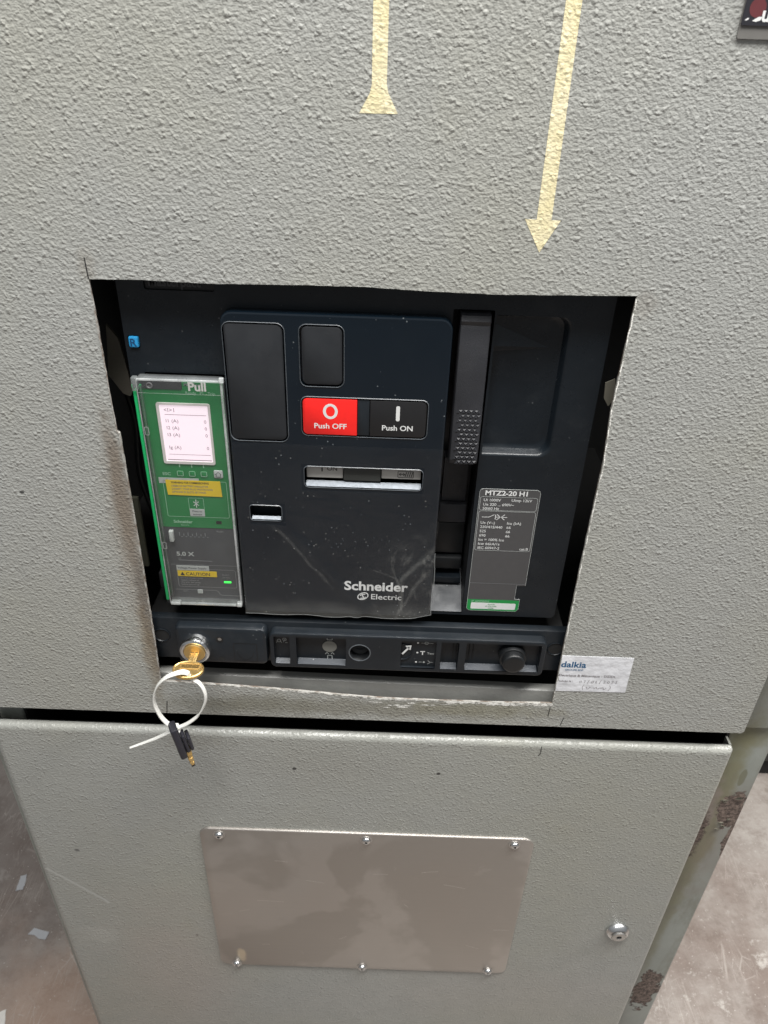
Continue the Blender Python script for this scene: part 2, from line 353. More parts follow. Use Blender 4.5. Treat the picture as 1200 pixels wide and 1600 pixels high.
class MB:
    def __init__(s): s.v = []; s.f = []; s.mi = []; s.mats = []
    def mat(s, m):
        if m not in s.mats: s.mats.append(m)
        return s.mats.index(m)
    def add(s, vs, fs, m):
        o = len(s.v); s.v += [tuple(q) for q in vs]; k = s.mat(m)
        for f in fs: s.f.append(tuple(i+o for i in f)); s.mi.append(k)
    def plate(s, outer, holes, yf, yb, m, side=None, back=True):
        loops = [outer]+list(holes); pts = [p for L in loops for p in L]
        tri = tessellate_polygon([[Vector((p[0], p[1], 0)) for p in L] for L in loops])
        s.add([(p[0], yf, p[1]) for p in pts], [tuple(t) for t in tri], m)
        if back: s.add([(p[0], yb, p[1]) for p in pts], [tuple(t) for t in tri], m)
        for i, L in enumerate(loops):
            n = len(L); mm = (side or m) if not isinstance(side, dict) else side.get(i, m)
            s.add([(p[0], yf, p[1]) for p in L]+[(p[0], yb, p[1]) for p in L], [(k, (k+1) % n, n+(k+1) % n, n+k) for k in range(n)], mm)
    def rings(s, R, m, cap0=False, cap1=True):
        n = len(R[0]); vs = [p for r in R for p in r]; fs = []
        for j in range(len(R)-1):
            for k in range(n): fs.append((j*n+k, j*n+(k+1) % n, (j+1)*n+(k+1) % n, (j+1)*n+k))
        if cap0: fs.append(tuple(range(n)))
        if cap1: fs.append(tuple((len(R)-1)*n+k for k in range(n)))
        s.add(vs, fs, m)
    def pad(s, x0, x1, z0, z1, r, yf, yb, m, b=.8, capback=True, n=5):
        R = []
        for d, y in ((0, yb), (0, yf+b), (b*.3, yf+b*.3), (b, yf)): R.append([(p[0], y, p[1]) for p in inset_rr(x0, x1, z0, z1, r, d, n)])
        s.rings(R, m, capback, True)
    def pit(s, x0, x1, z0, z1, r, prof, m, capm=None, n=5):        # prof: (inset, y) pairs, first on the surface
        R = [[(p[0], y, p[1]) for p in inset_rr(x0, x1, z0, z1, r, d, n)] for d, y in prof]
        s.rings(R, m, False, False); s.add(R[-1], [tuple(range(len(R[-1])))], capm or m)
    def box(s, x0, x1, y0, y1, z0, z1, m, b=0):
        if b: return s.pad(x0, x1, z0, z1, b, y0, y1, m, b)
        s.add([(x, y, z) for x in (x0, x1) for y in (y0, y1) for z in (z0, z1)], [(0, 1, 3, 2), (4, 6, 7, 5), (0, 4, 5, 1), (2, 3, 7, 6), (0, 2, 6, 4), (1, 5, 7, 3)], m)
    def lathe(s, x, z, prof, m, n=32, cap=True):                    # prof: (radius, y), axis along y
        s.rings([[(x+r*math.cos(2*PI*i/n), y, z+r*math.sin(2*PI*i/n)) for i in range(n)] for r, y in prof], m, False, cap)
    def text(s, t, x, z, size, y, m, align='L', bold=0., sx=1., ang=0.):
        vs, fs = text_geo(t, bold)
        if not vs: return
        x0 = min(v[0] for v in vs); x1 = max(v[0] for v in vs)
        off = {'L': x0, 'C': (x0+x1)/2, 'R': x1}[align]; ca, sa = math.cos(ang), math.sin(ang)
        P = [((v[0]-off)*size*sx, v[1]*size) for v in vs]
        s.add([(x+a*ca-b*sa, y, z+a*sa+b*ca) for a, b in P], fs, m)
    def stroke(s, pts, w, y, m, closed=False):
        n = len(pts); L = []; 
        for i, p in enumerate(pts):
            a = pts[(i-1) % n] if (closed or i > 0) else p; c = pts[(i+1) % n] if (closed or i < n-1) else p
            d = Vector((c[0]-a[0], c[1]-a[1]))
            if d.length < 1e-6: d = Vector((1, 0))
            d.normalize(); L.append(((p[0]-d.y*w/2, y, p[1]+d.x*w/2), (p[0]+d.y*w/2, y, p[1]-d.x*w/2)))
        vs = [q for l in L for q in l]; fs = [(2*i, 2*i+1, 2*((i+1) % n)+1, 2*((i+1) % n)) for i in range(n if closed else n-1)]
        s.add(vs, fs, m)
    def ribbon(s, pts, wdir, w, t, m):                              # rectangular section sweep
        R = []
        n = len(pts)
        for i, p in enumerate(pts):
            d = (Vector(pts[min(i+1, n-1)])-Vector(pts[max(i-1, 0)])).normalized(); wd = Vector(wdir[i] if isinstance(wdir, list) else wdir)
            wd = (wd-d*wd.dot(d)).normalized(); nn = d.cross(wd); ww = w[i] if isinstance(w, list) else w
            P = Vector(p); R.append([tuple(P+wd*a*ww/2+nn*b*t/2) for a, b in ((1, .5), (.8, 1), (-.8, 1), (-1, .5), (-1, -.5), (-.8, -1), (.8, -1), (1, -.5))])
        s.rings(R, m, True, True)
    def tube(s, pts, r, m, n=12):
        R = []; up = Vector((0, 1, .01))
        for i, p in enumerate(pts):
            d = (Vector(pts[min(i+1, len(pts)-1)])-Vector(pts[max(i-1, 0)])).normalized()
            a = d.cross(up).normalized(); b = d.cross(a); P = Vector(p)
            R.append([tuple(P+(a*math.cos(2*PI*k/n)+b*math.sin(2*PI*k/n))*r) for k in range(n)])
        s.rings(R, m, True, True)
    def xform(s, fn): s.v = [tuple(fn(Vector(p))) for p in s.v]; return s
    def build(s, name, parent=None, smooth=True, ang=38, label=None):
        org = parent['_o'] if parent is not None else (0, 0, -H)
        me = bpy.data.meshes.new(name)
        me.from_pydata([((v[0]-org[0])/1000, (v[1]-org[1])/1000, (v[2]-org[2])/1000) for v in s.v], [], s.f)
        for m in s.mats: me.materials.append(m)
        for p, k in zip(me.polygons, s.mi): p.material_index = k
        bm = bmesh.new(); bm.from_mesh(me); bmesh.ops.remove_doubles(bm, verts=bm.verts, dist=1e-6)
        bmesh.ops.recalc_face_normals(bm, faces=bm.faces); bm.to_mesh(me); bm.free()
        if smooth: me.shade_smooth(); me.set_sharp_from_angle(angle=math.radians(ang))
        o = bpy.data.objects.new(name, me); C.objects.link(o)
        if parent is not None: o.parent = parent
        o['_o'] = org
        if parent is None: o.location = (0, 0, 0)
        if label: o['label'] = label
        return o

def thing(name, org, label, cat, group=None):
    o = bpy.data.objects.new(name, None); C.objects.link(o); o.empty_display_size = .02
    o.location = (org[0]/1000, org[1]/1000, (org[2]+H)/1000); o['_o'] = tuple(float(q) for q in org)
    o['label'] = label; o['category'] = cat
    if group: o['group'] = group
    return o
def solo(mb, name, label, cat, org, group=None, ang=38):            # a thing that is one mesh
    e = {'_o': tuple(org)}
    class P(dict): pass
    org_ = tuple(float(q) for q in org)
    o = mb_build_at(mb, name, org_, ang); o['label'] = label; o['category'] = cat
    if group: o['group'] = group
    return o
def mb_build_at(mb, name, org, ang=38):
    tmp = bpy.data.objects.new('tmp', None); tmp['_o'] = org
    C.objects.link(tmp); o = mb.build(name, tmp, ang=ang); o.parent = None
    o.location = (org[0]/1000, org[1]/1000, (org[2]+H)/1000); bpy.data.objects.remove(tmp); return o
def struct(mb, name):
    o = mb.build(name); o['kind'] = 'structure'; return o

# ------------------------------------------------------------------ ground
b = MB(); b.add([(-5000, -4000, -H), (6000, -4000, -H), (6000, 5000, -H), (-5000, 5000, -H)], [(0, 1, 2, 3)], CONCRETE)
struct(b, 'floor')
b = MB(); b.box(-4000, 6000, 2600, 2700, -H, 1600, flat('room_wall_paint', (.22, .21, .20), .8)); struct(b, 'wall')

# ------------------------------------------------------------------ cabinet frame
fr = thing('electrical_cabinet', (0, 300, -H), 'tall grey textured cabinet with two doors, rough cut opening, cream arrows and a rusty post', 'cabinet')
b = MB(); b.box(331.5, 376, 20, 60, -H, 320, POST, 2.5)
b.box(331.5, 371, 14.5, 19.8, -519, 320, POST, 1)
b.build('post', fr, label='smooth grey green post with olive stains and two patches of bare rust')
b = MB(); b.box(-372, -331.5, 20, 60, -H, 320, POST, 2.5); b.build('post', fr)
for nm, a in (('side_panel', (-372, -369, 61, 600)), ('side_panel', (372, 375, 61, 600))):
    b = MB(); b.box(a[0], a[1], a[2], a[3], -H+2, 320, POST); b.build(nm, fr)
b = MB(); b.box(-368, 371, 597, 600, -H+2, 320, INNER); b.box(-368.8, -366, 61, 596, -H+3, 315, INNER); b.box(368, 371.8, 61, 596, -H+3, 315, INNER); b.box(-331, -329, 20, 60, -H+3, 315, INNER); b.box(329, 331.2, 20, 60, -H+3, 315, INNER); b.build('shade_liner', fr)  # dark liner added so the gaps beside the breaker look shaded
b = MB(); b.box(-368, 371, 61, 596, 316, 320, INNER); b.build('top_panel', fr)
b = MB(); b.box(-330, 330, 55, 60, -525, -497, INNER); b.box(-330, 330, 61, 590, -530, -526, INNER); b.box(-330, 330, 16, 52, -484, -480, INNER); b.build('divider_and_shade', fr)  # last box is a dark sheet for the shade behind the bar
# bar seen inside the bottom of the cut-out
def bar():
    m = MB(); prof = [(7, -500), (7, -472), (7.5, -470.3), (9, -469.3), (11, -469), (15, -469), (15, -500)]
    R = []
    for x in (-215, 165):
        dz = (x+190)/340*-6.0+2.5
        R.append([(x, y, z+dz) for y, z in prof])
    m.rings(R, BARP, True, True); return m
bar().build('cross_bar', fr, label='pale grey bar across the bottom of the opening')
# curled paint flakes at the rust patch
FL = flat('flake', (.20, .19, .15), .6)
for (x, z, w, h) in ((366, -624, 9, 4), (358, -664, 6, 2.5), (361, -669, 5, 3), (364, -658, 4, 3), (356, -674, 5, 2), (352, -628, 10, 2.5)):
    P = []
    for i in range(7):
        a = 2*PI*i/7; q = .7+.5*random.random(); P.append((x+w*.6*math.cos(a)*q, 18.3-1.6*max(0, math.sin(a)), z+h*.8*math.sin(a)*q))
    b = MB(); b.add(P+[(x, 19.4, z)], [(i, (i+1) % 7, 7) for i in range(7)], FL); b.build('paint_flake', fr)

# ------------------------------------------------------------------ upper door with hand cut opening
def jit(P, amp, step):
    out = []
    for i in range(len(P)):
        a, c = P[i], P[(i+1) % len(P)]; d = math.dist(a, c); n = max(1, int(d/step)); nx, nz = -(c[1]-a[1])/d, (c[0]-a[0])/d
        for k in range(n):
            t = k/n; q = 0 if k == 0 else random.uniform(-amp, amp)
            out.append((a[0]+(c[0]-a[0])*t+nx*q, a[1]+(c[1]-a[1])*t+nz*q))
    return out
cut_key = [(-188.2, -126.3), (-159, -125.6), (-112, -126.4), (-60, -125.4), (-21, -125.0), (30, -126.4), (70, -126.8), (115, -125.6), (152, -124.6),
           (151.2, -160), (150.6, -201), (153, -240), (152.4, -330), (152.8, -420), (153.2, -481.2),
           (110, -482.6), (60, -482.8), (5.8, -482.4), (-40, -479.4), (-78, -476.2), (-130, -473.2), (-188.6, -470.2),
           (-187.2, -400), (-186.4, -330), (-186.1, -232), (-188.6, -230), (-188, -160)]
cut = jit(cut_key, .17, 4.5)
outer = rr(-355.6, 329.6, -510.2, 300, (2, 2, 3, 3))
b = MB(); b.plate(outer, [cut], 0, 2.0, PAINT_UP, {0: PAINT_UP, 1: EDGE})
# folded returns
b.box(-355.4, -353.4, 2, 18, -510, 300, PAINT_UP); b.box(327.4, 329.4, 2, 13.5, -510, 300, PAINT_UP); b.box(-353.3, 327.3, 2, 18, -510.1, -508.4, PAINT_UP)
dr = ud = b.build('door', fr, ang=30, label='upper door with the rough cut opening')
# chipped paint along the bottom cut
b = MB()
def chipline(x0, x1, zf, w0, w1, step=3.0):
    n = int((x1-x0)/step); top = []; bot = []
    for i in range(n+1):
        x = x0+(x1-x0)*i/n; z = zf(x); w = random.uniform(w0, w1)
        top.append((x, -.12, z+.6)); bot.append((x, -.16, z-w))
    b.add(top+bot, [(i, i+1, n+2+i, n+1+i) for i in range(n)], CHIP)
def zc(x):
    K = sorted([(p[0], p[1]) for p in cut_key[14:22]])
    for (a, c) in zip(K, K[1:]):
        if a[0] <= x <= c[0]: return a[1]+(c[1]-a[1])*(x-a[0])/(c[0]-a[0])
    return K[-1][1]
chipline(-185, -100, zc, .3, .9); chipline(-100, 60, zc, .5, 1.9, 2.2); chipline(60, 153, zc, 1.0, 3.2, 2.6); chipline(96, 154, lambda x: zc(x)-.5, 1.2, 3.4, 2.2)
for (x, z, w, h) in ((18, -490, 13, 1.2), (22, -492, 7, 1.0), (-2, -487, 10, .8), (45, -488.5, 9, .9), (60, -487, 6, .7), (-60, -478.7, 9, .7), (30, -487, 4, 1.6), (8, -493, 4, .9)):
    P = [(x+w*math.cos(2*PI*i/9)*random.uniform(.6, 1.1), -.15, z+h*math.sin(2*PI*i/9)*random.uniform(.5, 1.2)) for i in range(9)]
    b.add(P, [tuple(range(9))], CHIP)
b.build('chipped_paint', dr)
b = MB()                                                            # burred side edges
L = [(-187.8, -145), (-187.4, -230), (-186.2, -233), (-186.3, -330), (-187, -400), (-188.4, -468)]
for p, q in zip(L, L[1:]):
    n = max(2, int(math.dist(p, q)/5)); pts = [(p[0]+(q[0]-p[0])*k/n+random.uniform(-.25, .25)-.3, p[1]+(q[1]-p[1])*k/n) for k in range(n+1)]
    b.stroke(pts, .8, -.2, EDGE)
b.build('burred_edge', dr); b = MB()
L = [(151.8, -126), (151.0, -201), (153.3, -242), (152.8, -330), (153.2, -420), (153.6, -480)]
for p, q in zip(L, L[1:]):
    n = max(2, int(math.dist(p, q)/3)); pts = [(p[0]+(q[0]-p[0])*k/n+random.uniform(-.35, .35)+.3, p[1]+(q[1]-p[1])*k/n) for k in range(n+1)]
    b.stroke(pts, .9, -.2, CHIP)
b.build('burred_edge', dr)
b = MB()
for pts in ([(152.3, -486), (152.0, -497)], [(166.3, -498), (164.6, -508)], [(-186.3, -495), (-188.4, -510)], [(-188.6, -113), (-188.3, -126)]):
    b = MB(); b.stroke(pts, .7, -.2, BLACKI); b.build('pen_mark', dr)
# arrows
b = MB(); P = [(-14.8, 90), (-14.8, -16), (-15.6, -20), (-21.4, -30.2), (-.2, -30.0), (-5.8, -20), (-6.7, -16), (-6.7, 90)]
b.plate(P, [], -.14, -.05, CREAM); b.build('painted_arrow', ud, label='cream paint line ending in a flared tail')
b = MB(); P = [(83.9, 90), (83.7, -82.2), (76.8, -82.1), (87.8, -100.8), (97.9, -82.3), (92.4, -82.2), (91.9, 90)]
b.plate(P, [], -.14, -.05, CREAM); b.build('painted_arrow', ud, label='cream paint arrow pointing down')
# paper sticker
b = MB(); P = jit([(153.4, -424.2), (213.4, -424.4), (213.9, -464.4), (153.6, -465.2), (153.6, -455), (154.8, -452), (153.5, -446)], .12, 9)
b.plate(P, [], -.35, -.1, PAPER); y = -.42
b.text('dalkia', 153.8, -437.0, 9.2, y, NAVY, bold=.025, sx=1.02); b.text('GROUPE EDF', 158, -440.9, 2.6, y, NAVY, bold=.02)
b.text('Electrique & Mécanique - DZIDL', 153.8, -447.6, 3.6, y, DGREYI, bold=.02, sx=1.02)
b.text('réalisée le :', 153.8, -454, 2.9, y, DGREYI, bold=.01)
hand = {'0': [(0, .3), (.2, .7), (.5, .8), (.7, .4), (.4, .05), (.05, .2), (0, .4)], '7': [(0, .8), (.6, .9), (.3, .1)], '/': [(0, -.2), (.5, 1.1)], '1': [(.1, .6), (.3, .9), (.25, 0)],
        '2': [(0, .7), (.3, 1), (.55, .7), (.05, .05), (.65, .1)], '6': [(.5, .9), (.1, .5), (.05, .1), (.4, 0), (.5, .3), (.1, .35)], '3': [(0, .9), (.5, .9), (.2, .5), (.5, .3), (.3, 0), (0, .1)], '-': [(0, .4), (.6, .45)]}
x = 172.5
for ch in '07/06/2023':
    q = hand[ch]; b.stroke([(x+u*2.7, -454.9+v*3.4+(x-172)*.02) for u, v in q], .42, y, DGREYI); x += 3.4
b.stroke([(177, -456.5), (175.8, -459.6), (177, -463)], .4, y, DGREYI)
sc = []; x = 179
for i in range(42): sc.append((x+i*.42+.5*math.sin(i*1.3), -460.3+1.5*math.sin(i*.95+.6*math.sin(i*.4))*(.6+.4*math.sin(i*.37))))
b.stroke(sc, .4, y, DGREYI); b.stroke([(199, -456.3), (200.3, -459.6), (198.6, -463)], .4, y, DGREYI)
b.build('paper_sticker', ud, label='small white paper sticker with blue logo and a handwritten date')
# dark nameplate in the top right corner
b = MB(); b.plate(rr(174.6, 260, 10.2, 70, 1), [], -1.2, -.05, flat('plate_grey', (.17, .165, .155), .45))
b.plate(rr(174.9, 259, 16.0, 69, .8), [], -1.9, -1.2, flat('plate_black', (.028, .028, .034), .35)); y = -1.98
b.plate([(p[0], p[1]) for p in circ(181.5, 23.6, 4.2, 24)], [], -1.96, -1.9, flat('dull_red_print', (.13, .03, .035), .5))
b.plate([(176.2, 18.2), (177.6, 19.3), (178.4, 18.9), (177.2, 18.0)], [], y, -1.9, WHITE)
b.plate([(180, 18.0), (183, 19.8), (185, 19.9), (184.2, 18.3), (182, 17.6)], [], y, -1.9, WHITE)
b.text('urisol', 184.6, 18.0, 9.5, y, WHITE, bold=.03)
b.build('nameplate', ud, label='dark nameplate with white letters at the upper right')

# ------------------------------------------------------------------ lower door
def door_pan():
    m = MB(); x0, x1, z0, z1 = -355.6, 329.2, -1415, -533.6
    o = lambda d: inset_rr(x0, x1, z0, z1, 3.5, d)
    R = [[(p[0], y, p[1]) for p in o(d)] for d, y in ((2.4, 17.5), (2.4, 5), (2.6, 3.2), (3.0, 2.8))]   # inside of the rim
    prof = [(3.2, 9.6), (3.0, 8.2), (1.0, 7.6), (0, 7.0), (0, 5.8), (.35, 4.0), (1.3, 2.2), (2.8, .9), (4.6, .25), (6.6, 0)]
    m.rings([[(p[0], y, p[1]) for p in o(d)] for d, y in prof], PAINT_LOW, False, True)
    # returned flanges: side walls go back, the top stays an open well behind a lip
    m.box(x0+.2, x0+2.2, 8.4, 18, z0+3, z1-2, PAINT_LOW); m.box(x1-2.2, x1-.2, 8.4, 18, z0+3, z1-1.2, PAINT_LOW)
    m.plate(o(3.2), [], 9.6, 11.0, INNER); m.box(x0+2.4, x1-2.4, 9.2, 18, z1-14, z1-12, INNER)
    return m
lp = ld = door_pan().build('door', fr, ang=30, label='lower door with the metal plate and lock')
b = MB()
b.stroke([(152.4, -537), (152.2, -547), (150.8, -550)], .8, -.1, BLACKI); b.build('pen_mark', lp)
SCR = flat('pale_scratch', (.42, .425, .40), .45)
b = MB(); n = 26; P = []
for i in range(n):
    t = i/(n-1); P.append((-350+58*t+1.2*math.sin(t*3), -757-62*t+random.uniform(-.8, .8)))
b.stroke(P, 3.6, -.08, SCR); b.build('scratch', lp)
plate = MB(); plate.pad(-176.4, 165.0, -938.0, -673.2, 11, -2.6, -.1, ALU, .9)
for i in range(len(plate.f)):
    pass
pl = plate.build('cover_plate', ld, label='bare aluminium plate held by six screws')
b = MB(); b.stroke([(-167, -673.35), (156, -673.35)], 1.4, -2.66, ALU_HI); b.build('top_highlight', lp)  # bright stroke paints the highlight along the plate's top edge
FS = flat('fine_scratch', (.66, .635, .60), .4, .6)
for (x, z, L, a) in ((10, -742, 16, .03), (62, -735, 18, .18), (90, -760, 24, -.25), (150, -842, 18, .02), (-140, -820, 12, .3), (120, -880, 16, -.4), (-30, -870, 10, .6), (40, -800, 7, -.9), (-120, -890, 9, .1), (-95, -725, 14, -.1), (-60, -760, 20, -.2), (-110, -800, 30, -.05)):
    b = MB(); b.stroke([(x-L/2*math.cos(a), z-L/2*math.sin(a)), (x, z+.3), (x+L/2*math.cos(a), z+L/2*math.sin(a))], .5, -2.66, FS); b.build('scratch', lp)
for (x, z) in ((-156.4, -682.6), (-6.3, -683.2), (145, -682.2), (-157.4, -934.4), (-6.8, -933.2), (144, -932.2)):
    b = MB(); b.lathe(x, z, [(6.2, -2.6), (6.2, -3.2), (4.6, -3.3)], STEEL, 28, False)
    b.lathe(x, z, [(4.5, -3.1), (4.4, -4.2), (3.8, -5.2), (2.8, -5.9), (1.7, -6.15), (1.5, -6.1), (1.4, -4.6)], CHROME, 28)
    b.lathe(x, z, [(1.38, -4.62), (.1, -4.62)], BLACKI, 6); b.build('screw', lp)
lk = MB(); lk.lathe(281.3, -838, [(13.5, -.1), (13.5, -1.5), (12.4, -4.0), (10.6, -6.2), (9.6, -6.8), (8.8, -6.4), (8.6, -5.4)], CHROME, 40)
b = lk; b.lathe(281.3, -838, [(7.8, -5.4), (7.8, -8.0), (7.2, -8.7), (3.2, -8.9), (2.9, -8.6), (2.9, -7)], STEEL, 32)
b.lathe(281.3, -838, [(2.85, -7.2), (.1, -7.2)], BLACKI, 16); b.box(280.5, 282.1, -8.4, -7.2, -841.3, -835, BLACKI); b.build('lock', lp, label='round chrome door lock')

# ------------------------------------------------------------------ circuit breaker
cb = thing('circuit_breaker', (-17, 60, -397), 'dark slate industrial circuit breaker set inside the rough cut opening', 'circuit breaker')
YB = 15.0
body = MB(); DPRINTD = flat('embossed_print', (.055, .058, .062), .4)
slot = rr(40.5, 67.6, -394.5, -141.2, .8, 2); bowl = rr(66.8, 119, -247, -144, (8, 1, 1, 9), 5)
bowl = [(max(p[0], 69.2), p[1]) for p in bowl]
ctl = rr(-167.5, -112.5, -388, -192, 1, 2); rb = rr(-175.2, -167.5, -175, -166.4, 1.2, 3); mp = rr(-159.5, -114, -135.6, -112, 1.5, 3)
body.plate(rr(-177.5, 144.6, -396.8, -98, (3, 3, 4, 4)), [slot, bowl, ctl, rb, mp], YB, YB+2, DARK, back=False)
body.rings([[(p[0], y, p[1]) for p in rr(-177.5, 144.6, -396.8, -98, (3, 3, 4, 4))] for y in (YB, 200)], DARK, False, True)
# rim fillet at the outside bottom
# bowl pit
def bowlring(d, y, top=0):
    P = [(q[0], q[1]) for q in rr(69.2, 119-d, -247+d, -144-top, (8, .5, .5, 9), 5)]
    return [(p[0], y, p[1]) for p in P]
body.rings([[(p[0], YB, p[1]) for p in rr(69.2, 119, -247, -144, (8, .5, .5, 9), 5)], bowlring(.7, YB+.3, .3), bowlring(1.7, YB+1.4, .6), bowlring(2.4, YB+4, 1.0), bowlring(3.4, YB+6.6, 1.6), bowlring(5, YB+7.8, 3), bowlring(6.5, YB+8, 5)], DARK, False, True)
# scoop fold in the top of the bowl
body.add([(69.3, YB+7.8, -152), (69.3, YB+3.6, -166), (108, YB+7.9, -167.5), (69.3, YB+7.9, -171.5)], [(0, 1, 2), (1, 3, 2)], DARK)
# handle channel
body.rings([[(p[0], y, p[1]) for p in slot] for y in (YB, 52)], BLACKP, False, True)
body.plate(ctl, [], 40, 42, INNER); body.rings([[(p[0], y, p[1]) for p in ctl] for y in (YB, 41)], DARK, False, False)
body.rings([[(p[0], y, p[1]) for p in rb] for y in (YB, 19)], BLACKP, False, True)
body.rings([[(p[0], y, p[1]) for p in mp] for y in (YB, YB+1.4)], BLACKP, False, True)
body.text('Masterpact', -156.8, -133.2, 9.2, YB+.9, DPRINTD, bold=.03, sx=.82)
bd = body.build('body', cb, ang=30)
b = MB(); b.box(45, 63.5, 38, 50, -300, -262, HANDLE); b.box(43.5, 65, 34, 50, -318, -301, HANDLE, .8); b.box(42, 66, 40, 50, -352, -322, BLACKP, 1)
b.box(42, 66, 36, 50, -366, -354, BLACKP, 2)
b.box(42, 66, 33, 50, -378, -372, DARK, .6)
b.add([(41, 50, -370), (67.2, 50, -370), (67.2, YB+.4, -394), (41, YB+.4, -394)], [(0, 1, 2, 3)], plastic('dusty_ramp', (.014, .018, .023), .5, 1100, .0002, dust=.12))
b.build('charging_mechanism', cb)
# blue marker
b = MB(); b.pad(-174.6, -168.1, -174.4, -167.0, 1.0, 13.4, 19, BLUE, .7); b.text('R', -171.3, -173.4, 7.4, 13.3, flat('dark_blue_print', (.01, .06, .16), .5), 'C', .02)
b.build('marker_button', cb, label='small blue square marked R')
# handle
def handle():
    m = MB(); x0, x1 = 45.2, 65.2
    prof = [(-142.5, 12), (-143.5, 9.5), (-147, 8.2), (-150, 9.4), (-153, 8.3), (-200, 6.3), (-214, 5.4), (-246, 4.6), (-249.5, 6.2), (-250.5, 10), (-250.5, 16)]
    R = []
    for z, y in prof: R.append([(x0, 24, z), (x0, y+1.4, z), (x0+.5, y+.4, z), (x0+1.6, y, z), (x1-1.6, y, z), (x1-.5, y+.4, z), (x1, y+1.4, z), (x1, 24, z)])
    m.rings(R, HANDLE, True, True)
    # raised triangle grip
    pitch = 3.6; row = 0; z = -207.5
    while z > -247:
        x = x0+1.4+(pitch/2 if row % 2 else 0); y = 6.3-(-z-200)*.037
        while x+pitch <= x1-.6:
            c = (x+pitch/2, y-1.15, z-1.9)
            m.add([(x+.25, y-.05, z-3.3), (x+pitch-.25, y-.05, z-3.3), (x+pitch/2, y-.05, z-.2), c], [(0, 1, 3), (1, 2, 3), (2, 0, 3)], HANDLE)
            m.add([(x+pitch/2+.25, y-.05, z-.2), (x+pitch*1.5-.25, y-.05, z-.2), (x+pitch, y-.05, z-3.3), (x+pitch, y-1.15, z-1.4)], [(0, 1, 3), (1, 2, 3), (2, 0, 3)], HANDLE) if x+pitch*1.5 <= x1-.6 else None
            x += pitch
        z -= 3.5; row += 1
    return m
handle().build('charging_handle', cb, ang=20, label='black charging lever with a triangle grip pattern')

# front cover
YC = 6.0
co = MB(); X0, X1, Z0, Z1 = -110.8, 40.6, -393.4, -145.2
padL = rr(-109.4, -69.4, -236.8, -152.2, (5, 3, 4, 5)); padS = rr(-59.2, -30.4, -194.2, -152.2, 4.5)
btn = rr(-59.2, 27.6, -231, -202.4, 4); win = rr(-58.6, 27, -273.2, -256.4, 3); sl = rr(-100.2, -77.0, -303.8, -291.0, 2)
ok = lambda d: inset_rr(X0, X1, Z0, Z1, (8, 8, 3, 6), d)
top = ok(1.4)
co.plate(top, [padL, padS, btn, win, sl], YC, YC+1, GLOSS, back=False)
co.rings([[(p[0], y, p[1]) for p in ok(d)] for d, y in ((0, YB), (0, YC+1.6), (.4, YC+.5), (1.4, YC))], GLOSS, False, False)
for h, dep in ((padL, 4), (padS, 4), (btn, 4), (win, 9), (sl, 16)): co.rings([[(p[0], y, p[1]) for p in h] for y in (YC, YC+dep)], BLACKP if dep == 16 else GLOSS, False, True)
cv = co.build('front_cover', cb, ang=30, label='glossy dark front cover with push buttons and indicator window')
def rimline(x0, x1, z0, z1, r, w, y, m, name='rim'):                # thin raised lip around an opening
    q = MB(); a = inset_rr(x0, x1, z0, z1, r, -w); i = rr(x0, x1, z0, z1, r); mid = inset_rr(x0, x1, z0, z1, r, -w/2)
    q.rings([[(p[0], YC-.01, p[1]) for p in a], [(p[0], y, p[1]) for p in mid], [(p[0], YC+.6, p[1]) for p in i]], m, False, False); return q
for a in ((-109.4, -69.4, -236.8, -152.2, 5), (-59.2, -30.4, -194.2, -152.2, 4.5), (-59.2, 27.6, -231, -202.4, 4), (-58.6, 27, -273.2, -256.4, 3), (-100.2, -77.0, -303.8, -291.0, 2)):
    rimline(*a, .7, YC-.45, RIMM).build('rim', cv, ang=60)
b = MB(); b.pad(-108.6, -70.3, -236, -153, (4.4, 2.5, 3.4, 4.4), YC-.1, YC+4, PADM, .5); b.build('blank_pad', cv, label='tall matt blanking pad')
b = MB(); b.pad(-57.9, -31.3, -193, -153.2, 3.8, YC-.3, YC+4, PADM, .5); b.build('blank_pad', cv, label='small matt blanking pad')
# push buttons
b = MB(); b.pad(-58.4, -21.0, -230.2, -203.3, (.3, 3.2, 3.2, .3), YC-.6, YC+3.6, RED, .35); y = YC-.66
ov = lambda cx, cz, a, c: [(cx+a*math.cos(2*PI*i/40), cz+c*math.sin(2*PI*i/40)) for i in range(40)]
b.plate(ov(-39.4, -212.3, 5.1, 5.7), [ov(-39.4, -212.3, 3.1, 3.9)], y, y+.1, WHITE, back=False); b.text('Push OFF', -39.4, -225.2, 5.5, y, WHITE, 'C', .018, 1.06)
b.build('push_off_button', cv, label='red button marked O Push OFF')
b = MB(); b.box(-20.7, -12.4, YC+.2, YC+3.8, -230.2, -203.3, DARK2, .3); b.build('button_divider', cv)
b = MB(); b.pad(-12.0, 26.8, -230.2, -203.3, (3.2, .3, .3, 3.2), YC-.3, YC+3.6, ONBLK, .35); y = YC-.37
b.plate(rr(5.9, 8.5, -218, -206.8, 1.0, 3), [], y, y+.1, WHITE, back=False); b.text('Push ON', 7.2, -225.2, 5.5, y, WHITE, 'C', .018, 1.06)
b.build('push_on_button', cv, label='black button marked I Push ON')
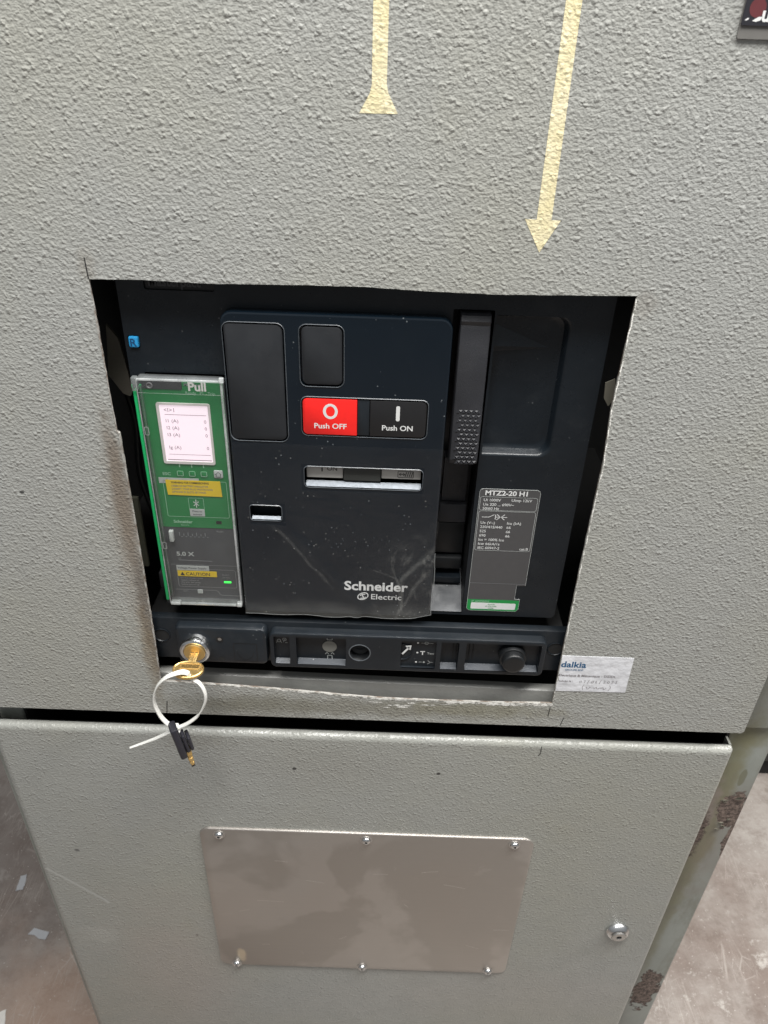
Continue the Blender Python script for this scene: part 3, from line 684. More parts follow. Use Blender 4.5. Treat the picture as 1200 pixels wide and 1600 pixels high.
# indicator window
b = MB(); IW = flat('indicator_white', (.50, .49, .46), .4)
b.pad(-57.6, -31, -267.5, -257.4, .6, YC+4, YC+8.8, IW, .5); b.text('I', -46.2, -262.0, 6.2, YC+3.9, BLACKI, 'C', .03); b.text('ON', -42.6, -261.2, 4.9, YC+3.9, BLACKI, 'L', .012)
b.build('contact_indicator', cv, label='pale indicator reading I ON')
b = MB(); b.box(-30.5, -3.4, YC+3, YC+8.8, -268.6, -256.8, flat('window_middle', (.045, .048, .045), .5), .3); b.build('window_divider', cv)
b = MB(); b.pad(-2.8, 26, -266.5, -257.4, .6, YC+4, YC+8.8, IW, .5); y = YC+3.9
b.stroke(rr(9.2, 20.5, -265.0, -259.8, .4, 1), .45, y, BLACKI, True)
for k in range(4): b.stroke([(14.4+k*1.5, -264.4), (15.5+k*1.5, -260.4)], .6, y, BLACKI)
b.stroke([(10, -262.4), (14.4, -262.4)], .5, y, BLACKI); b.stroke([(11.6, -261.2), (10, -262.4), (11.6, -263.6)], .5, y, BLACKI); b.stroke([(12.9, -261.2), (14.3, -262.4), (12.9, -263.6)], .5, y, BLACKI)
b.build('spring_indicator', cv, label='pale indicator with a charged spring symbol')
b = MB(); b.rings([[(-57.9, YC+.5, -272.8), (-57.9, YC+4.6, -270.0), (-57.9, YC+8.9, -272.9)], [(26.4, YC+.5, -272.8), (26.4, YC+4.6, -270.0), (26.4, YC+8.9, -272.9)]], SILVER, True, True)
b.build('silver_ledge', cv)
b = MB(); b.rings([[(-99.4, YC+.4, -303.4), (-99.4, YC+2.6, -301.6), (-99.4, YC+3, -303.5)], [(-77.8, YC+.4, -303.4), (-77.8, YC+2.6, -301.6), (-77.8, YC+3, -303.5)]], SILVER, True, True); b.build('silver_ledge', cv)
# logo
b = MB(); y = YC-.12
b.text('Schneider', -29.6, -367.4, 12.2, y, WHITE, 'L', .028, 1.04)
b.text('Electric', -8.0, -376.3, 7.6, y, WHITE, 'L', .008, 1.10)
b.plate([(-14.6+4.3*math.cos(a)+1.3*math.sin(a), -373.6+3.9*math.sin(a)) for a in [2*PI*i/36 for i in range(36)]], [[(-14.6+3.5*math.cos(a)+1.1*math.sin(a), -373.6+3.2*math.sin(a)) for a in [2*PI*i/36 for i in range(36)]]], y, y+.1, WHITE, back=False)
b.stroke([(-16.6, -375.8), (-14.6, -375.6), (-14.0, -374.4), (-15.2, -373.2), (-14.8, -371.9), (-12.8, -371.4)], 1.1, y, WHITE)
b.stroke([(-16.9, -373.4), (-15.8, -371.6), (-14.2, -371.2)], .8, y, WHITE); b.stroke([(-12.4, -374.2), (-13.2, -375.6), (-14.6, -376)], .8, y, WHITE)
b.build('logo', cv, label='white maker name and emblem')
# protective film over the lower cover, slightly rumpled
def film_mesh():
    m = MB(); nx, nz = 46, 50; vs = []; fs = []
    for j in range(nz+1):
        for i in range(nx+1):
            u, v = i/nx, j/nz; x = -110.2+151.3*u; z = -238.5-155.6*v
            if v > .9 and u > .9: z += 5*((u-.9)/.1)*((v-.9)/.1)
            if v > .95: z += .5*math.sin(u*23)*(v-.95)/.05
            if u > .97: x += .5*math.sin(v*19)*(u-.97)/.03
            y = YC-.75-.35*math.sin(u*7+v*5)*math.sin(v*9-u*3)-(1.0*max(0, (v-.93)/.07)*(1+.5*math.sin(u*17)) if v > .93 else 0)
            cr_ = abs((u-.12)-(v-.30)*.82)
            if .3 < v < .95: y -= 1.8*math.exp(-(cr_/.02)**2)
            cr2 = abs((u-1.0)+(v-.60)*1.0)
            if v > .6: y -= 2.0*math.exp(-(cr2/.022)**2)
            vs.append((x, y, z))
    def keep(i, j):
        u, v = (i+.5)/nx, (j+.5)/nz; x = -110.2+151.3*u; z = -238.5-155.6*v
        return not ((-60 < x < 28.5 and -275 < z < -254) or (-101.5 < x < -75.5 and -305.5 < z < -289.5))
    for j in range(nz):
        for i in range(nx):
            if keep(i, j): fs.append((j*(nx+1)+i, j*(nx+1)+i+1, (j+1)*(nx+1)+i+1, (j+1)*(nx+1)+i))
    m.add(vs, fs, FILM)
    E = [vs[nz*(nx+1)+i] for i in range(nx+1)]; m.ribbon([(p[0], p[1]-.1, p[2]) for p in E], (0, 0, 1), .45, .12, FEDGE)
    E = [vs[j*(nx+1)+nx] for j in range(nz//2+4, nz+1)]; m.ribbon([(p[0], p[1]-.1, p[2]) for p in E], (1, 0, 0), .45, .12, FEDGE)
    return m
film_mesh().build('protective_film', cv, ang=80, label='clear rumpled protective film on the lower cover')

# rating label
b = MB(); LX0, LX1 = 71.0, 116.4; yl = YB-.35
P = [(LX0+2.5, -274.6), (LX1-2.5, -274.6), (LX1-.7, -275.4), (LX1, -277.4), (LX1, -364), (109.3, -364), (109.3, -378.2), (113.6, -378.2), (113.6, -388.5), (111.6, -391), (LX0+2, -391), (LX0, -389), (LX0, -277), (LX0+.8, -275.3)]
b.plate(P, [], yl, YB-.02, LABEL, GPRINT)
b.plate([(LX0, -379.6), (113.6, -379.6), (113.6, -388.5), (111.6, -391), (LX0+2, -391), (LX0, -389)], [], yl-.06, yl-.01, LGREEN, back=False)
b.plate(rr(LX0+3.2, 111.0, -389.4, -382.9, .8, 2), [], yl-.12, yl-.07, WHITE, back=False)
y = yl-.2
b.stroke([(p[0], p[1]) for p in P], .28, y+.05, GPRINT, True)
b.text('MTZ2-20 H1', LX0+4.2, -279.9, 5.7, y, WHITE, 'L', .03, 1.08)
b.stroke(rr(LX0+1.0, LX1-1.4, -293.2, -281.4, 1.6, 3), .35, y, GPRINT, True); b.stroke(rr(LX0+1.0, LX1-1.2, -330.3, -294.0, 1.6, 3), .35, y, GPRINT, True)
LPRINT = flat('label_print', (.62, .63, .62), .5)
tz = lambda s, x, z, q=3.15: b.text(s, x, z, q*1.06, y, LPRINT, 'L', .018, 1.02)
tz('Ui 1000V', 74.6, -285.3); tz('Uimp 12kV', 95.5, -285.0); tz('Ue 220 ... 690V~', 74.6, -289.2); tz('50/60 Hz', 74.4, -292.8)
b.stroke([(74.6, -299.4), (80, -299.4), (84, -297.0)], .5, y, WHITE); b.stroke([(85, -297), (85, -301.4)], .6, y, WHITE); b.stroke([(85, -299.2), (94, -299.2)], .5, y, WHITE)
b.stroke([(86, -296.8), (88.6, -299.2), (86, -301.6)], .6, y, WHITE); b.stroke([(92, -296.8), (89.4, -299.2), (92, -301.6)], .6, y, WHITE)
for i, (s, q) in enumerate((('Ue (V~)', 'Icu (kA)'), ('220/415/440', '66'), ('525', '66'), ('690', '66'), ('Ics = 100% Icu', ''), ('Icw 66kA/1s', ''), ('IEC 60947-2', ''))):
    z = -305.6-i*3.92; tz(s, 74.2, z); q and tz(q, 94.5, z)
tz('cat.B', 107.0, -329.2)
b.stroke([(LX0+.2, -362.6), (LX1-.2, -362.6)], .28, y, DPRINT)
b.text('IP ADDRESS', LX0+3.4, -382.3, 2.7, y, PGREEN, 'L', .015, 1.05)
for i, s in enumerate(('PLACE', 'IP STICKER', 'HERE')): b.text(s, 91, -385.0-i*1.95, 1.75, y, LGREEN, 'C', .01, 1.1)
b.build('rating_label', cb, label='grey rating label with white print and a green foot')

# control unit
cu = MB(); UX0, UX1, YU = -168.6, -112.8, 8.5
cu.box(UX0, UX1, YU+1, 40, -386, -195, GREYU, .6)
cu.plate(rr(UX0+.2, UX1-.2, -314.6, -201.5, .6, 2), [], YU, YU+1, GREEN, back=False)
cu.box(-141, UX1-.2, YU+.05, YU+.9, -201.4, -195.6, GREEN); cu.plate(rr(UX0+.2, UX1-.2, -385.5, -314.9, .6, 2), [], YU+.3, YU+1, GREYU, back=False)
y = YU-.15
cu.text('Micrologic X', -139.5, -198.6, 3.0, YU-.1, DPRINT, 'L', .01); cu.text('Ready   P1   Trip', -139.0, -204.6, 3.0, y, PGREEN, 'L', .005, 1.0)
for x in (-149.8, -141.0, -132.4): cu.stroke([(x, -258.9), (x, -262.0)], .8, y, PGREEN)
cu.text('ESC', -163.0, -269.0, 3.4, y, PGREEN, 'L', .02, 1.1)
cu.plate([(UX0+2.0, -271.2), (-137.0, -271.2), (-137.0, -274.4), (UX0+2.0, -276)], [], y, YU, GPRINT, back=False); cu.text('Communication', -161.5, -273.9, 2.4, y-.08, GREYU, 'L', .01)
cu.stroke(rr(-163.6, -117.0, -304.8, -273.4, 1.2, 3), .35, y, PGREEN, True)
cu.stroke(rr(-146.6, -135.4, -298.0, -288.0, .6, 2), .3, y, PGREEN, True); cu.plate(rr(-146.6, -135.4, -304.0, -297.6, .5, 2), [], y-.05, YU, GPRINT, back=False)
cu.text('Press to', -141, -300.3, 2.2, y-.12, GREYU, 'C', .01); cu.text('activate', -141, -303.0, 2.2, y-.12, GREYU, 'C', .01)
cu.stroke([(-143, -291.2), (-139.2, -294.6), (-141.1, -296.4), (-141.1, -289.2), (-139.2, -291.2), (-143, -294.8)], .55, y, WHITE)
cu.text('Schneider', -160.0, -310.6, 3.6, y, PGREEN, 'L', .03, 1.0); cu.text('Electric', -154.6, -313.0, 2.1, y, PGREEN)
cu.plate(rr(-127.6, -123.4, -310.6, -307.8, .3, 1), [], y, YU, ONBLK, back=False)
y = YU+.15
for i in range(7):
    cu.stroke([(-157+i*3.3, -322.6), (-157+i*3.3, -319.4-1.2*(i % 2))], .45, y, DPRINT)
    cu.stroke([(-155.9+i*3.3, -323.4), (-154.6+i*3.3, -323.4)], .45, y, DPRINT)
cu.text('PUSH', -128, -318.4, 2.2, y, DPRINT, 'L', .01)
cu.stroke([(-160.6, -345.8), (-134, -346.2)], .5, y, DPRINT); cu.text('5.0 X', -161.6, -341.6, 5.2, y, GPRINT, 'L', .03, 1.2); cu.text('LSI', -160.6, -344.8, 1.9, y, DPRINT)
cu.stroke([(UX0+1, -350.2), (UX1-1, -350.2)], .3, y, DPRINT)
cu.stroke(rr(-163.2, -116.6, -372.2, -354.4, 1.6, 3), .35, y, DPRINT, True)
cu.plate([(-163.2, -351.2), (-137.4, -351.2), (-137.4, -355.8), (-163.2, -355.8)], [], y-.05, YU+.3, GPRINT, back=False); cu.text('Voltage Power Supply', -162.4, -354.3, 2.7, y-.12, GREYU, 'L', .01, .96)
for i in range(4): cu.text(('Do not exceed rated', 'supply voltage of the', 'unit. See user guide', 'before power up'), 0, 0, 1, 0, DPRINT) if False else cu.text(('Do not exceed rated', 'supply voltage of', 'the unit. See guide', 'before power up')[i], -161.0, -364.0-i*2.2, 1.9, y, DPRINT, 'L', .01, 1.1)
cu.text('READY', -127.4, -360.0, 1.9, y, DPRINT); cu.text('24 VDC', -127.4, -362.6, 1.9, y, DPRINT)
cu.stroke([(UX0+2, -375.2), (-134, -375.2), (-132, -376.2), (-131, -378.8), (-129.6, -380.0), (UX1-2, -380.2)], .45, y, DPRINT)
cu.box(-148.6, -144.6, YU-.3, YU+.9, -378.4, -374.9, GPRINT); cu.text('TEST', -161, -377.6, 2.0, y, DPRINT)
cunit = cu.build('control_unit', cb, ang=30, label='green and grey control unit with a lit screen')
def sub(mb, name, label=None, ang=38): return mb.build(name, cunit, ang=ang, label=label)
b = MB(); b.plate(rr(-160.6, -123.2, -259.0, -211.2, 1.6, 3), [rr(-158.6, -124.8, -256.8, -212.8, .6, 2)], YU-.8, YU, SCREENR)
b.plate(rr(-158.6, -124.8, -256.8, -212.8, .6, 2), [], YU-.25, YU-.1, SCREEN, back=False); y = YU-.35
SI = flat('screen_ink', (.33, .22, .28), .6)
b.text('<I>1', -155.6, -218.2, 4.3, y, SI); b.stroke([(-155.4, -220.2), (-126.4, -220.2)], .35, y, SI)
for s, z in (('I1', -226.2), ('I2', -231.6), ('I3', -237.0), ('Ig', -247.0)):
    b.text(s+' (A)', -155.2, z, 3.6, y, SI, 'L', 0, 1.1); b.text('0', -128.4, z, 3.6, y, SI)
b.stroke([(-156, -251.4), (-126, -251.4)], .3, y, SI); b.stroke([(-157.4, -255.8), (-125.8, -255.8)], .6, y, SI)
sub(b, 'screen', 'lit pinkish white screen with four current readings')
for x in (-149.9, -141.2, -132.6):
    b = MB(); b.pad(x-2.3, x+2.3, -269.2, -264.9, .7, YU-.5, YU+.2, GREEN, .3); b.stroke(rr(x-2.1, x+2.1, -269.0, -265.1, .6, 2), .45, YU-.58, PGREEN, True); sub(b, 'button')
b = MB(); b.pad(-125.4, -118.7, -270.0, -263.6, 1.1, YU-.7, YU+.2, GPRINT, .4); b.stroke([(-124.2, -266.9), (-122.0, -264.9), (-119.9, -266.9)], .5, YU-.78, GREYU); b.stroke([(-123.6, -266.8), (-123.6, -268.9), (-120.6, -268.9), (-120.6, -266.8)], .5, YU-.78, GREYU); sub(b, 'home_button', 'pale button with a house symbol')
b = MB(); P = [(-161.8, -272.8), (-121.4, -272.8), (-120.8, -286.0), (-161.2, -285.6)]; b.plate(P, [], YU-.45, YU-.3, YELLOW); y = YU-.52
b.text('WARNING FOR COMMISSIONING', -157.8, -275.6, 2.3, y, BLACKI, 'L', .02, .80)
for i, s in enumerate(('1.REMOVE BATTERY INSULATOR', '2.INSERT YOUR PLUG PROTECTION', 'OPTIONS IN SLOTS SETTINGS')): b.text(s, -157.8, -278.4-i*2.6, 2.2, y, DGREYI, 'L', .01, .86)
sub(b, 'warning_sticker', 'yellow sticker with four lines of print')
b = MB(); b.plate([(-162.8, -356.2), (-131.6, -356.2), (-131.6, -361.6), (-162.8, -361.6)], [], YU-.1, YU+.1, YELLOW); b.plate([(-160.8, -360.7), (-157.2, -360.7), (-159, -357.2)], [], YU-.18, YU-.12, BLACKI); b.text('CAUTION', -156.2, -360.6, 4.3, YU-.17, BLACKI, 'L', .01, 1.0)
sub(b, 'caution_sticker', 'narrow yellow CAUTION sticker')
b = MB(); b.pad(-126.6, -120.6, -367.4, -365.6, .5, YU-.2, YU+.4, LED, .2); sub(b, 'indicator_light', 'lit green light')
b = MB(); b.pad(-164.6, -161.4, -327.2, -317.4, .6, YU-2.5, YU+.4, GPRINT, .5); sub(b, 'side_tab')
b = MB(); b.box(-173.2, -170.7, 2.5, 20, -382.0, -201, GREEN_GLOW, .8); sub(b, 'edge_glow_strip', 'bright green strip standing in for the glow at the left cover edge')  # green bar stands in for light glowing through the cover's edge
# transparent cover
YT = 1.0; TX0, TX1, TZ0, TZ1 = -170.4, -111.6, -385.5, -191.2
b = MB(); o0 = inset_rr(TX0, TX1, TZ0, TZ1, 2.2, 1.4)
b.add([(p[0], YT, p[1]) for p in o0], [tuple(range(len(o0)))], CLEAR)
b.rings([[(p[0], y, p[1]) for p in inset_rr(TX0, TX1, TZ0, TZ1, 2.2, d)] for d, y in ((1.4, YT), (.5, YT+.2), (.05, YT+1.0))], CLEARB, False, False)
b.rings([[(p[0], y, p[1]) for p in inset_rr(TX0, TX1, TZ0, TZ1, 2.2, d)] for d, y in ((.05, YT+1.0), (0, YU+1))], CLEARE, False, False)
b.rings([[(p[0], y, p[1]) for p in inset_rr(TX0, TX1, TZ0, TZ1, 2.2, d)] for d, y in ((2.0, YT+1.6), (2.0, YU+1))], CLEARE, False, False)
# lower rim block, hinge lugs, top strip
b.box(TX0+9, TX1-5, YT+.2, YT+2.2, TZ0+.5, TZ0+1.9, CLEARB, .4); b.box(TX0+1, TX0+9, YT-.5, YT+3, TZ0+.2, TZ0+3.2, CLEARB, .8); b.box(TX1-4.5, TX1-.4, YT-.6, YT+3, TZ0+.2, TZ0+4, CLEARB, .8)
b.stroke([(TX0+1.5, TZ1-10.2), (TX1-1.5, TZ1-10.2)], .35, YT-.05, CLEARB); b.stroke([(TX0+3.6, TZ1-6), (TX0+3.8, TZ0+5)], .35, YT-.05, CLEARE)
b.box(TX0-2.6, TX0+1.2, YT-.2, YT+4, TZ1-9.5, TZ1+.4, CLEARE, .8); b.box(TX1-2, TX1+1.2, YT-.6, YT+1.5, TZ1-1.5, TZ1+2.2, CLEARB, .5)
for z in (-230, -327): b.stroke(rr(TX0+2.0, TX0+4.6, z-3, z+3, .4, 1), .55, YT-.1, CLEARB, True)
b.text('Pull', -134.6, TZ1-7.4, 8.6, YT-.25, flat('raised_print', (.48, .48, .46), .4), 'L', .03, 1.02)
sub(b, 'transparent_cover', 'clear plastic flip cover marked Pull', ang=30)
b = MB(); b.lathe(-160.6, TZ1-4.6, [(2.2, YT-.05), (2.2, YT-.7), (1.6, YT-.8), (1.4, YT-.3)], flat('rivet_grey', (.16, .16, .165), .3, .3), 20); sub(b, 'rivet')
b = MB(); b.plate(rr(TX0+2, -141.2, -201.3, -195.5, .4, 1), [], YU-.4, YU-.2, flat('top_strip_grey', (.045, .045, .048), .4)); sub(b, 'top_strip')

# ------------------------------------------------------------------ chassis rail below the breaker
rl = thing('chassis_rail', (-20, 30, -448), 'dark slate rail below the circuit breaker, with lock plate, socket hole and round black button', 'chassis rail')
b = MB(); b.box(-198, 158, 7, 14, -449, -404.5, DARK2, 1.2)
b.box(-196, 156, 14.2, 60, -447, -412, INNER); rb_ = b.build('beam', rl, ang=30)  # black box behind the beam stands for shade under the breaker
for x in (-183.5, 148.5):
    b = MB(); b.lathe(x, -423.5, [(7.2, 6.6), (6.6, 6.2), (6.0, 7.4)], DARK2, 28, False); b.lathe(x, -423.5, [(6.1, 6.9), (.1, 6.9)], INNER, 28); b.build('bolt_hole', rl)
b = MB(); b.pad(-169.4, -93.4, -445.8, -407.0, (5, 4, 4, 5), -1.5, 7.2, DARK2, 3.0)
lkp = b.build('lock_plate', rl, label='raised plate carrying the key lock')
b = MB(); b.plate(circ(-132.6, -418.4, 3.0, 20), [circ(-132.6, -418.4, 1.7, 20)], -1.9, -1.4, BLACKP); b.lathe(-132.6, -418.4, [(1.7, -1.6), (.2, -1.6)], STEEL, 12); b.build('screw', lkp)
b = MB(); b.lathe(-132.6, -440.5, [(2.9, -1.62), (.1, -1.62)], INNER, 20); b.build('screw_hole', lkp)
b = MB(); b.stroke(rr(-121.5, -102.3, -442.0, -422.4, .5, 1), .5, -1.62, BLACKP, True); b.stroke([(-112-6.8*math.cos(a), -431-9.5*math.sin(a)) for a in [PI*i/16 for i in range(17)]], .35, -1.66, BLACKP); b.build('knock_out', lkp)
b = MB(); b.lathe(-152.4, -426.5, [(13.0, -1.4), (13.0, -7.0), (12.3, -9.2), (10.8, -10.2), (9.4, -9.8), (9.2, -8.8)], CHROME, 44); b.lathe(-152.4, -426.5, [(8.9, -8.7), (8.9, -10.4), (8.2, -11)], BRASS, 36)
b.box(-155.6, -149.2, -11.25, -10.8, -427.6, -425.4, BLACKI); b.build('lock_cylinder', rl, label='chrome rimmed brass lock cylinder')
# selector panel: raised rim with recesses
RX0, RX1, RZ0, RZ1 = -91.4, 139.0, -447.6, -409.8; YR = -1.5
pk = MB(); cells = [(-87.8, -74.6, 5.0), (-69.2, -27.6, 6.0), (18.4, 47.6, 3.0), (51.6, 66.4, 6.5), (72.4, 134.8, 6.5)]
holes = [rr(a, c, -443.6, -413.4, 1.0, 3) for a, c, d in cells]; sock = circ(-16.2, -428.2, 8.2, 36)
ok2 = lambda d: inset_rr(RX0, RX1, RZ0, RZ1, 5, d)
pk.plate(ok2(1.2), holes+[sock], YR, YR+1, DARK2, back=False)
pk.rings([[(p[0], y, p[1]) for p in ok2(d)] for d, y in ((0, 7.1), (0, YR+1.3), (.35, YR+.4), (1.2, YR))], DARK2, False, False)
LEDG = plastic('rail_ledge', (.048, .055, .066), .35, 900, .0002, dust=.3)
for (a, c, d), h in zip(cells, holes): pk.rings([[(p[0], y, p[1]) for p in h] for y in (YR, YR+d)], DARK2, False, True)
pk.lathe(-16.2, -428.2, [(8.2, YR), (7.6, YR+1.5), (7.4, YR+7), (3.6, YR+9), (3.4, YR+30)], BLACKP, 36)
pan = pk.build('selector_panel', rl, ang=30, label='long framed panel with symbols, socket hole and dividers')
b = MB(); b.lathe(-16.2, -428.2, [(8.4, YR-.02), (8.9, YR-.35), (9.4, YR-.02)], RIMM, 36, False); b.build('socket_rim', pan)
b = MB(); y = YR+4.9
for (x, z) in ((-84.2, -422), (-79.5, -420.6)): b.stroke(circ(x, z, 1.5, 12), .45, y, GPRINT, True)
b.stroke([(-86.5, -424.5), (-84, -420), (-82, -424.5)], .45, y, GPRINT); b.stroke([(-79, -424), (-77, -424.2)], .5, y, GPRINT); b.stroke([(-80.6, -423.6), (-78.8, -419.6)], .45, y, GPRINT); b.build('symbol', pan)
b = MB(); y = YR+5.9; b.plate(circ(-41.8, -427.4, 6.1, 32), [], y-.4, y, flat('grey_disc', (.20, .20, .18), .5)); 
for (x0, x1, z0, z1) in ((-43.8, -39.6, -420.2, -417.6), (-43.6, -39.8, -442.0, -437.6)): b.stroke(rr(x0, x1, z0, z1, .3, 1), .6, y-.1, GPRINT, True)
b.stroke([(-45.6, -436.2), (-44, -434.2), (-42.8, -436)], .6, y-.1, GPRINT); b.stroke([(-40.6, -436), (-39.6, -434.2), (-38, -436.2)], .6, y-.1, GPRINT); b.stroke([(-44.6, -415.4), (-43.6, -415.4)], .8, y-.1, GPRINT); b.stroke([(-39.6, -415.4), (-38.6, -415.4)], .8, y-.1, GPRINT)
b.build('disc_symbol', pan)
b = MB(); b.lathe(19.2, -427.5, [(9.0, YR+2.95), (8.6, YR+2.0), (8.2, YR+2.0), (8.0, YR+2.9)], DARK2, 36); y = YR+1.9
b.xform(lambda p: Vector((max(p.x, 18.8), p.y, p.z))); b.stroke([(19.4, -429.6), (25.2, -421.6)], 1.7, y, WHITE); b.plate([(21.6, -420.4), (27.0, -419.4), (26.2, -425.0)], [], y, y+.1, WHITE, back=False); b.build('position_pointer', pan, label='white arrow on a round pointer')
b = MB(); y = YR+2.85
for z in (-417.4, -428.2, -438.8): b.plate(circ(32.2 if z > -430 else 31.6, z, .85, 14), [], y, y+.05, WHITE, back=False)
b.stroke([(35, -417.4), (45, -417.4)], .4, y, GPRINT); b.stroke(circ(39.4, -417.4, 1.4, 14), .5, y, GPRINT, True)
b.stroke([(34.6, -426.8), (38.6, -426.8)], .9, y, WHITE); b.stroke([(36.6, -427), (36.6, -430.6)], .9, y, WHITE); b.text('Test', 40.4, -429.8, 3.3, y, GPRINT, 'L', .01)
b.stroke([(34, -438.8), (36.4, -438.8)], .5, y, GPRINT); b.plate(circ(38.2, -438.8, .9, 12), [], y, y+.05, GPRINT, back=False); b.stroke([(41.4, -436.8), (43.6, -438.8), (41.4, -440.8)], .5, y, GPRINT); b.stroke([(43.6, -438.8), (45.6, -438.8)], .4, y, GPRINT)
b.build('position_marks', pan, label='white position symbols beside the pointer')
b = MB()
for x in (62.4, 64.8, 76.0, 79.2): b.box(x-.25, x+.25, YR+5.6, YR+6.3, -436, -417, INNER)
b.build('rib', pan)
for a, c, d in cells:
    b = MB()
    if d > 4: b.add([(a+.6, YR+.5, -443.55), (c-.6, YR+.5, -443.55), (c-.6, YR+d-.05, -441.4), (a+.6, YR+d-.05, -441.4)], [(0, 1, 2, 3)], LEDG); b.build('ledge', pan)
b = MB(); b.lathe(111.8, -428.0, [(11.2, YR+6.3), (11.2, YR-1), (10.9, YR-1.8), (10.2, YR-2.0)], BLACKP, 44); b.lathe(111.8, -428.0, [(9.4, YR-1.9), (9.4, YR-6.6), (9.0, YR-7.6), (8.0, YR-8.2), (6.5, YR-8.3)], BLACKP, 44)
b.build('release_button', rl, label='round glossy black button')

# ------------------------------------------------------------------ bits inside the side gaps
STRIP = flat('worn_steel', (.16, .15, .12), .5, .3)
b = MB(); b.plate([(-196, -166), (-189, -176), (-184.5, -214), (-187, -219), (-192, -217), (-200.5, -203), (-198, -184)], [], 34, 36.5, flat('worn_bracket', (.23, .21, .175), .45, .4))
solo(b, 'metal_bracket', 'worn metal bracket with a pointed tip in the dark gap left of the blue marker', 'bracket', (-192, 35, -219))
b = MB(); b.box(-216, -196.5, 38, 41, -376, -308, flat('olive_strip', (.12, .12, .09), .5), .8)
solo(b, 'metal_strip', 'dull olive metal strip standing in the gap left of the green control unit', 'metal strip', (-206, 40, -376))
def cable(pts, r, m, lab):
    P = []; 
    for i in range(len(pts)-1):
        for k in range(6):
            t = k/6; p0 = pts[max(i-1, 0)]; p1 = pts[i]; p2 = pts[i+1]; p3 = pts[min(i+2, len(pts)-1)]
            P.append(tuple(.5*((2*p1[j])+(-p0[j]+p2[j])*t+(2*p0[j]-5*p1[j]+4*p2[j]-p3[j])*t*t+(-p0[j]+3*p1[j]-3*p2[j]+p3[j])*t**3) for j in range(3)))
    P.append(pts[-1]); b = MB(); b.tube(P, r, m); solo(b, 'cable', lab, 'cable', pts[-1], 'cables in the left gap')
cable([(-192, 40, -215), (-190, 44, -245), (-194, 46, -290), (-188, 48, -330)], 2.6, BLACKP, 'thick black cable hanging below the worn bracket in the left gap')
cable([(-186, 46, -255), (-184, 44, -285), (-185, 44, -306)], 1.3, flat('brown_wire', (.10, .06, .05), .5), 'thin brown wire between the green strip and the door edge')
b = MB(); b.box(-187, -178, 30, 42, -392, -376, plastic('terminal_grey', (.05, .05, .055), .4), 1.5); solo(b, 'terminal_block', 'small dark terminal block low in the left gap above the rail', 'terminal block', (-182, 36, -392))
b = MB(); b.plate([(147, -187), (153, -184), (156.5, -196), (152, -204), (148, -198)], [], 12, 13, STRIP); solo(b, 'metal_bracket', 'small metal tab showing in the dark gap right of the charging lever recess', 'bracket', (152, 12, -204))

# ------------------------------------------------------------------ keys and cable tie
TX = -151.6
k1 = thing('brass_key', (TX, -11, -426), 'brass key with an oval head standing in the lock, white tie through it', 'key')
def keyform(p):                                                     # tilt the key slightly down at the handle end
    q = p-Vector((TX, -10, -426.5)); a = math.radians(1); q = Vector((q.x, q.y*math.cos(a)-q.z*math.sin(a), q.y*math.sin(a)*1+q.z*math.cos(a))); return q+Vector((TX, -10, -426.5))
def flatpoly(m, outer, holes, z0, z1, mat):                         # polygon in x-y, thickness along z
    t = MB(); t.plate(outer, holes, 0, 1, mat)
    m.add([(p[0], p[2], z0 if p[1] == 0 else z1) for p in t.v], t.f, mat)
Z = -426.5
b = MB(); hd = [(TX-1.2+12.6*math.cos(a), -29.0+10.4*math.sin(a)*(1 if math.sin(a) < 0 else .82)) for a in [2*PI*i/44 for i in range(44)]]
hole = [(TX+.8+2.6*math.cos(a), -35.4+1.9*math.sin(a)) for a in [2*PI*i/16 for i in range(16)]]
flatpoly(b, hd, [hole], Z-1.1, Z+1.1, BRASS)
# raised border and name panel
inn = [(TX-1.2+(p[0]-TX+1.2)*.86, -29.0+(p[1]+29.0)*.86) for p in hd]
n = len(hd); b.add([(p[0], p[1], Z+1.1) for p in hd]+[(TX-1.2+(p[0]-TX+1.2)*.93, -29.0+(p[1]+29.0)*.93, Z+1.7) for p in hd]+[(p[0], p[1], Z+1.1) for p in inn], [(i, (i+1) % n, n+(i+1) % n, n+i) for i in range(n)]+[(n+i, n+(i+1) % n, 2*n+(i+1) % n, 2*n+i) for i in range(n)], BRASS)
for p, q in (((-9, -23.8), (7.8, -23.8)), ((7.8, -23.8), (6.8, -29.3)), ((6.8, -29.3), (-8, -29.3)), ((-8, -29.3), (-9, -23.8))):
    b.ribbon([(TX+p[0], p[1], Z+1.2), (TX+q[0], q[1], Z+1.2)], (0, 0, 1), .8, .7, BRASS)
vs, fs = text_geo('RONIS', .03); x0 = min(v[0] for v in vs); x1 = max(v[0] for v in vs)
b.add([(TX+(v[0]-(x0+x1)/2)*4.6, -28.2+v[1]*4.6, Z+1.5) for v in vs], fs, flat('key_mark', (.35, .22, .07), .4, .8))
b.xform(keyform); b.build('head', k1, ang=45)
b = MB(); b.box(TX-3.2, TX+3.2, -23.5, -9.5, Z-1.0, Z+1.0, BRASS, .4)
for i in range(3): b.box(TX-3.6, TX-2.4, -20+i*3.4, -18.4+i*3.4, Z-.6, Z+1.3, BRASS)
b.box(TX-.5, TX+.5, -22, -10, Z+1.0, Z+1.35, BRASS); b.xform(keyform); b.build('blade', k1)

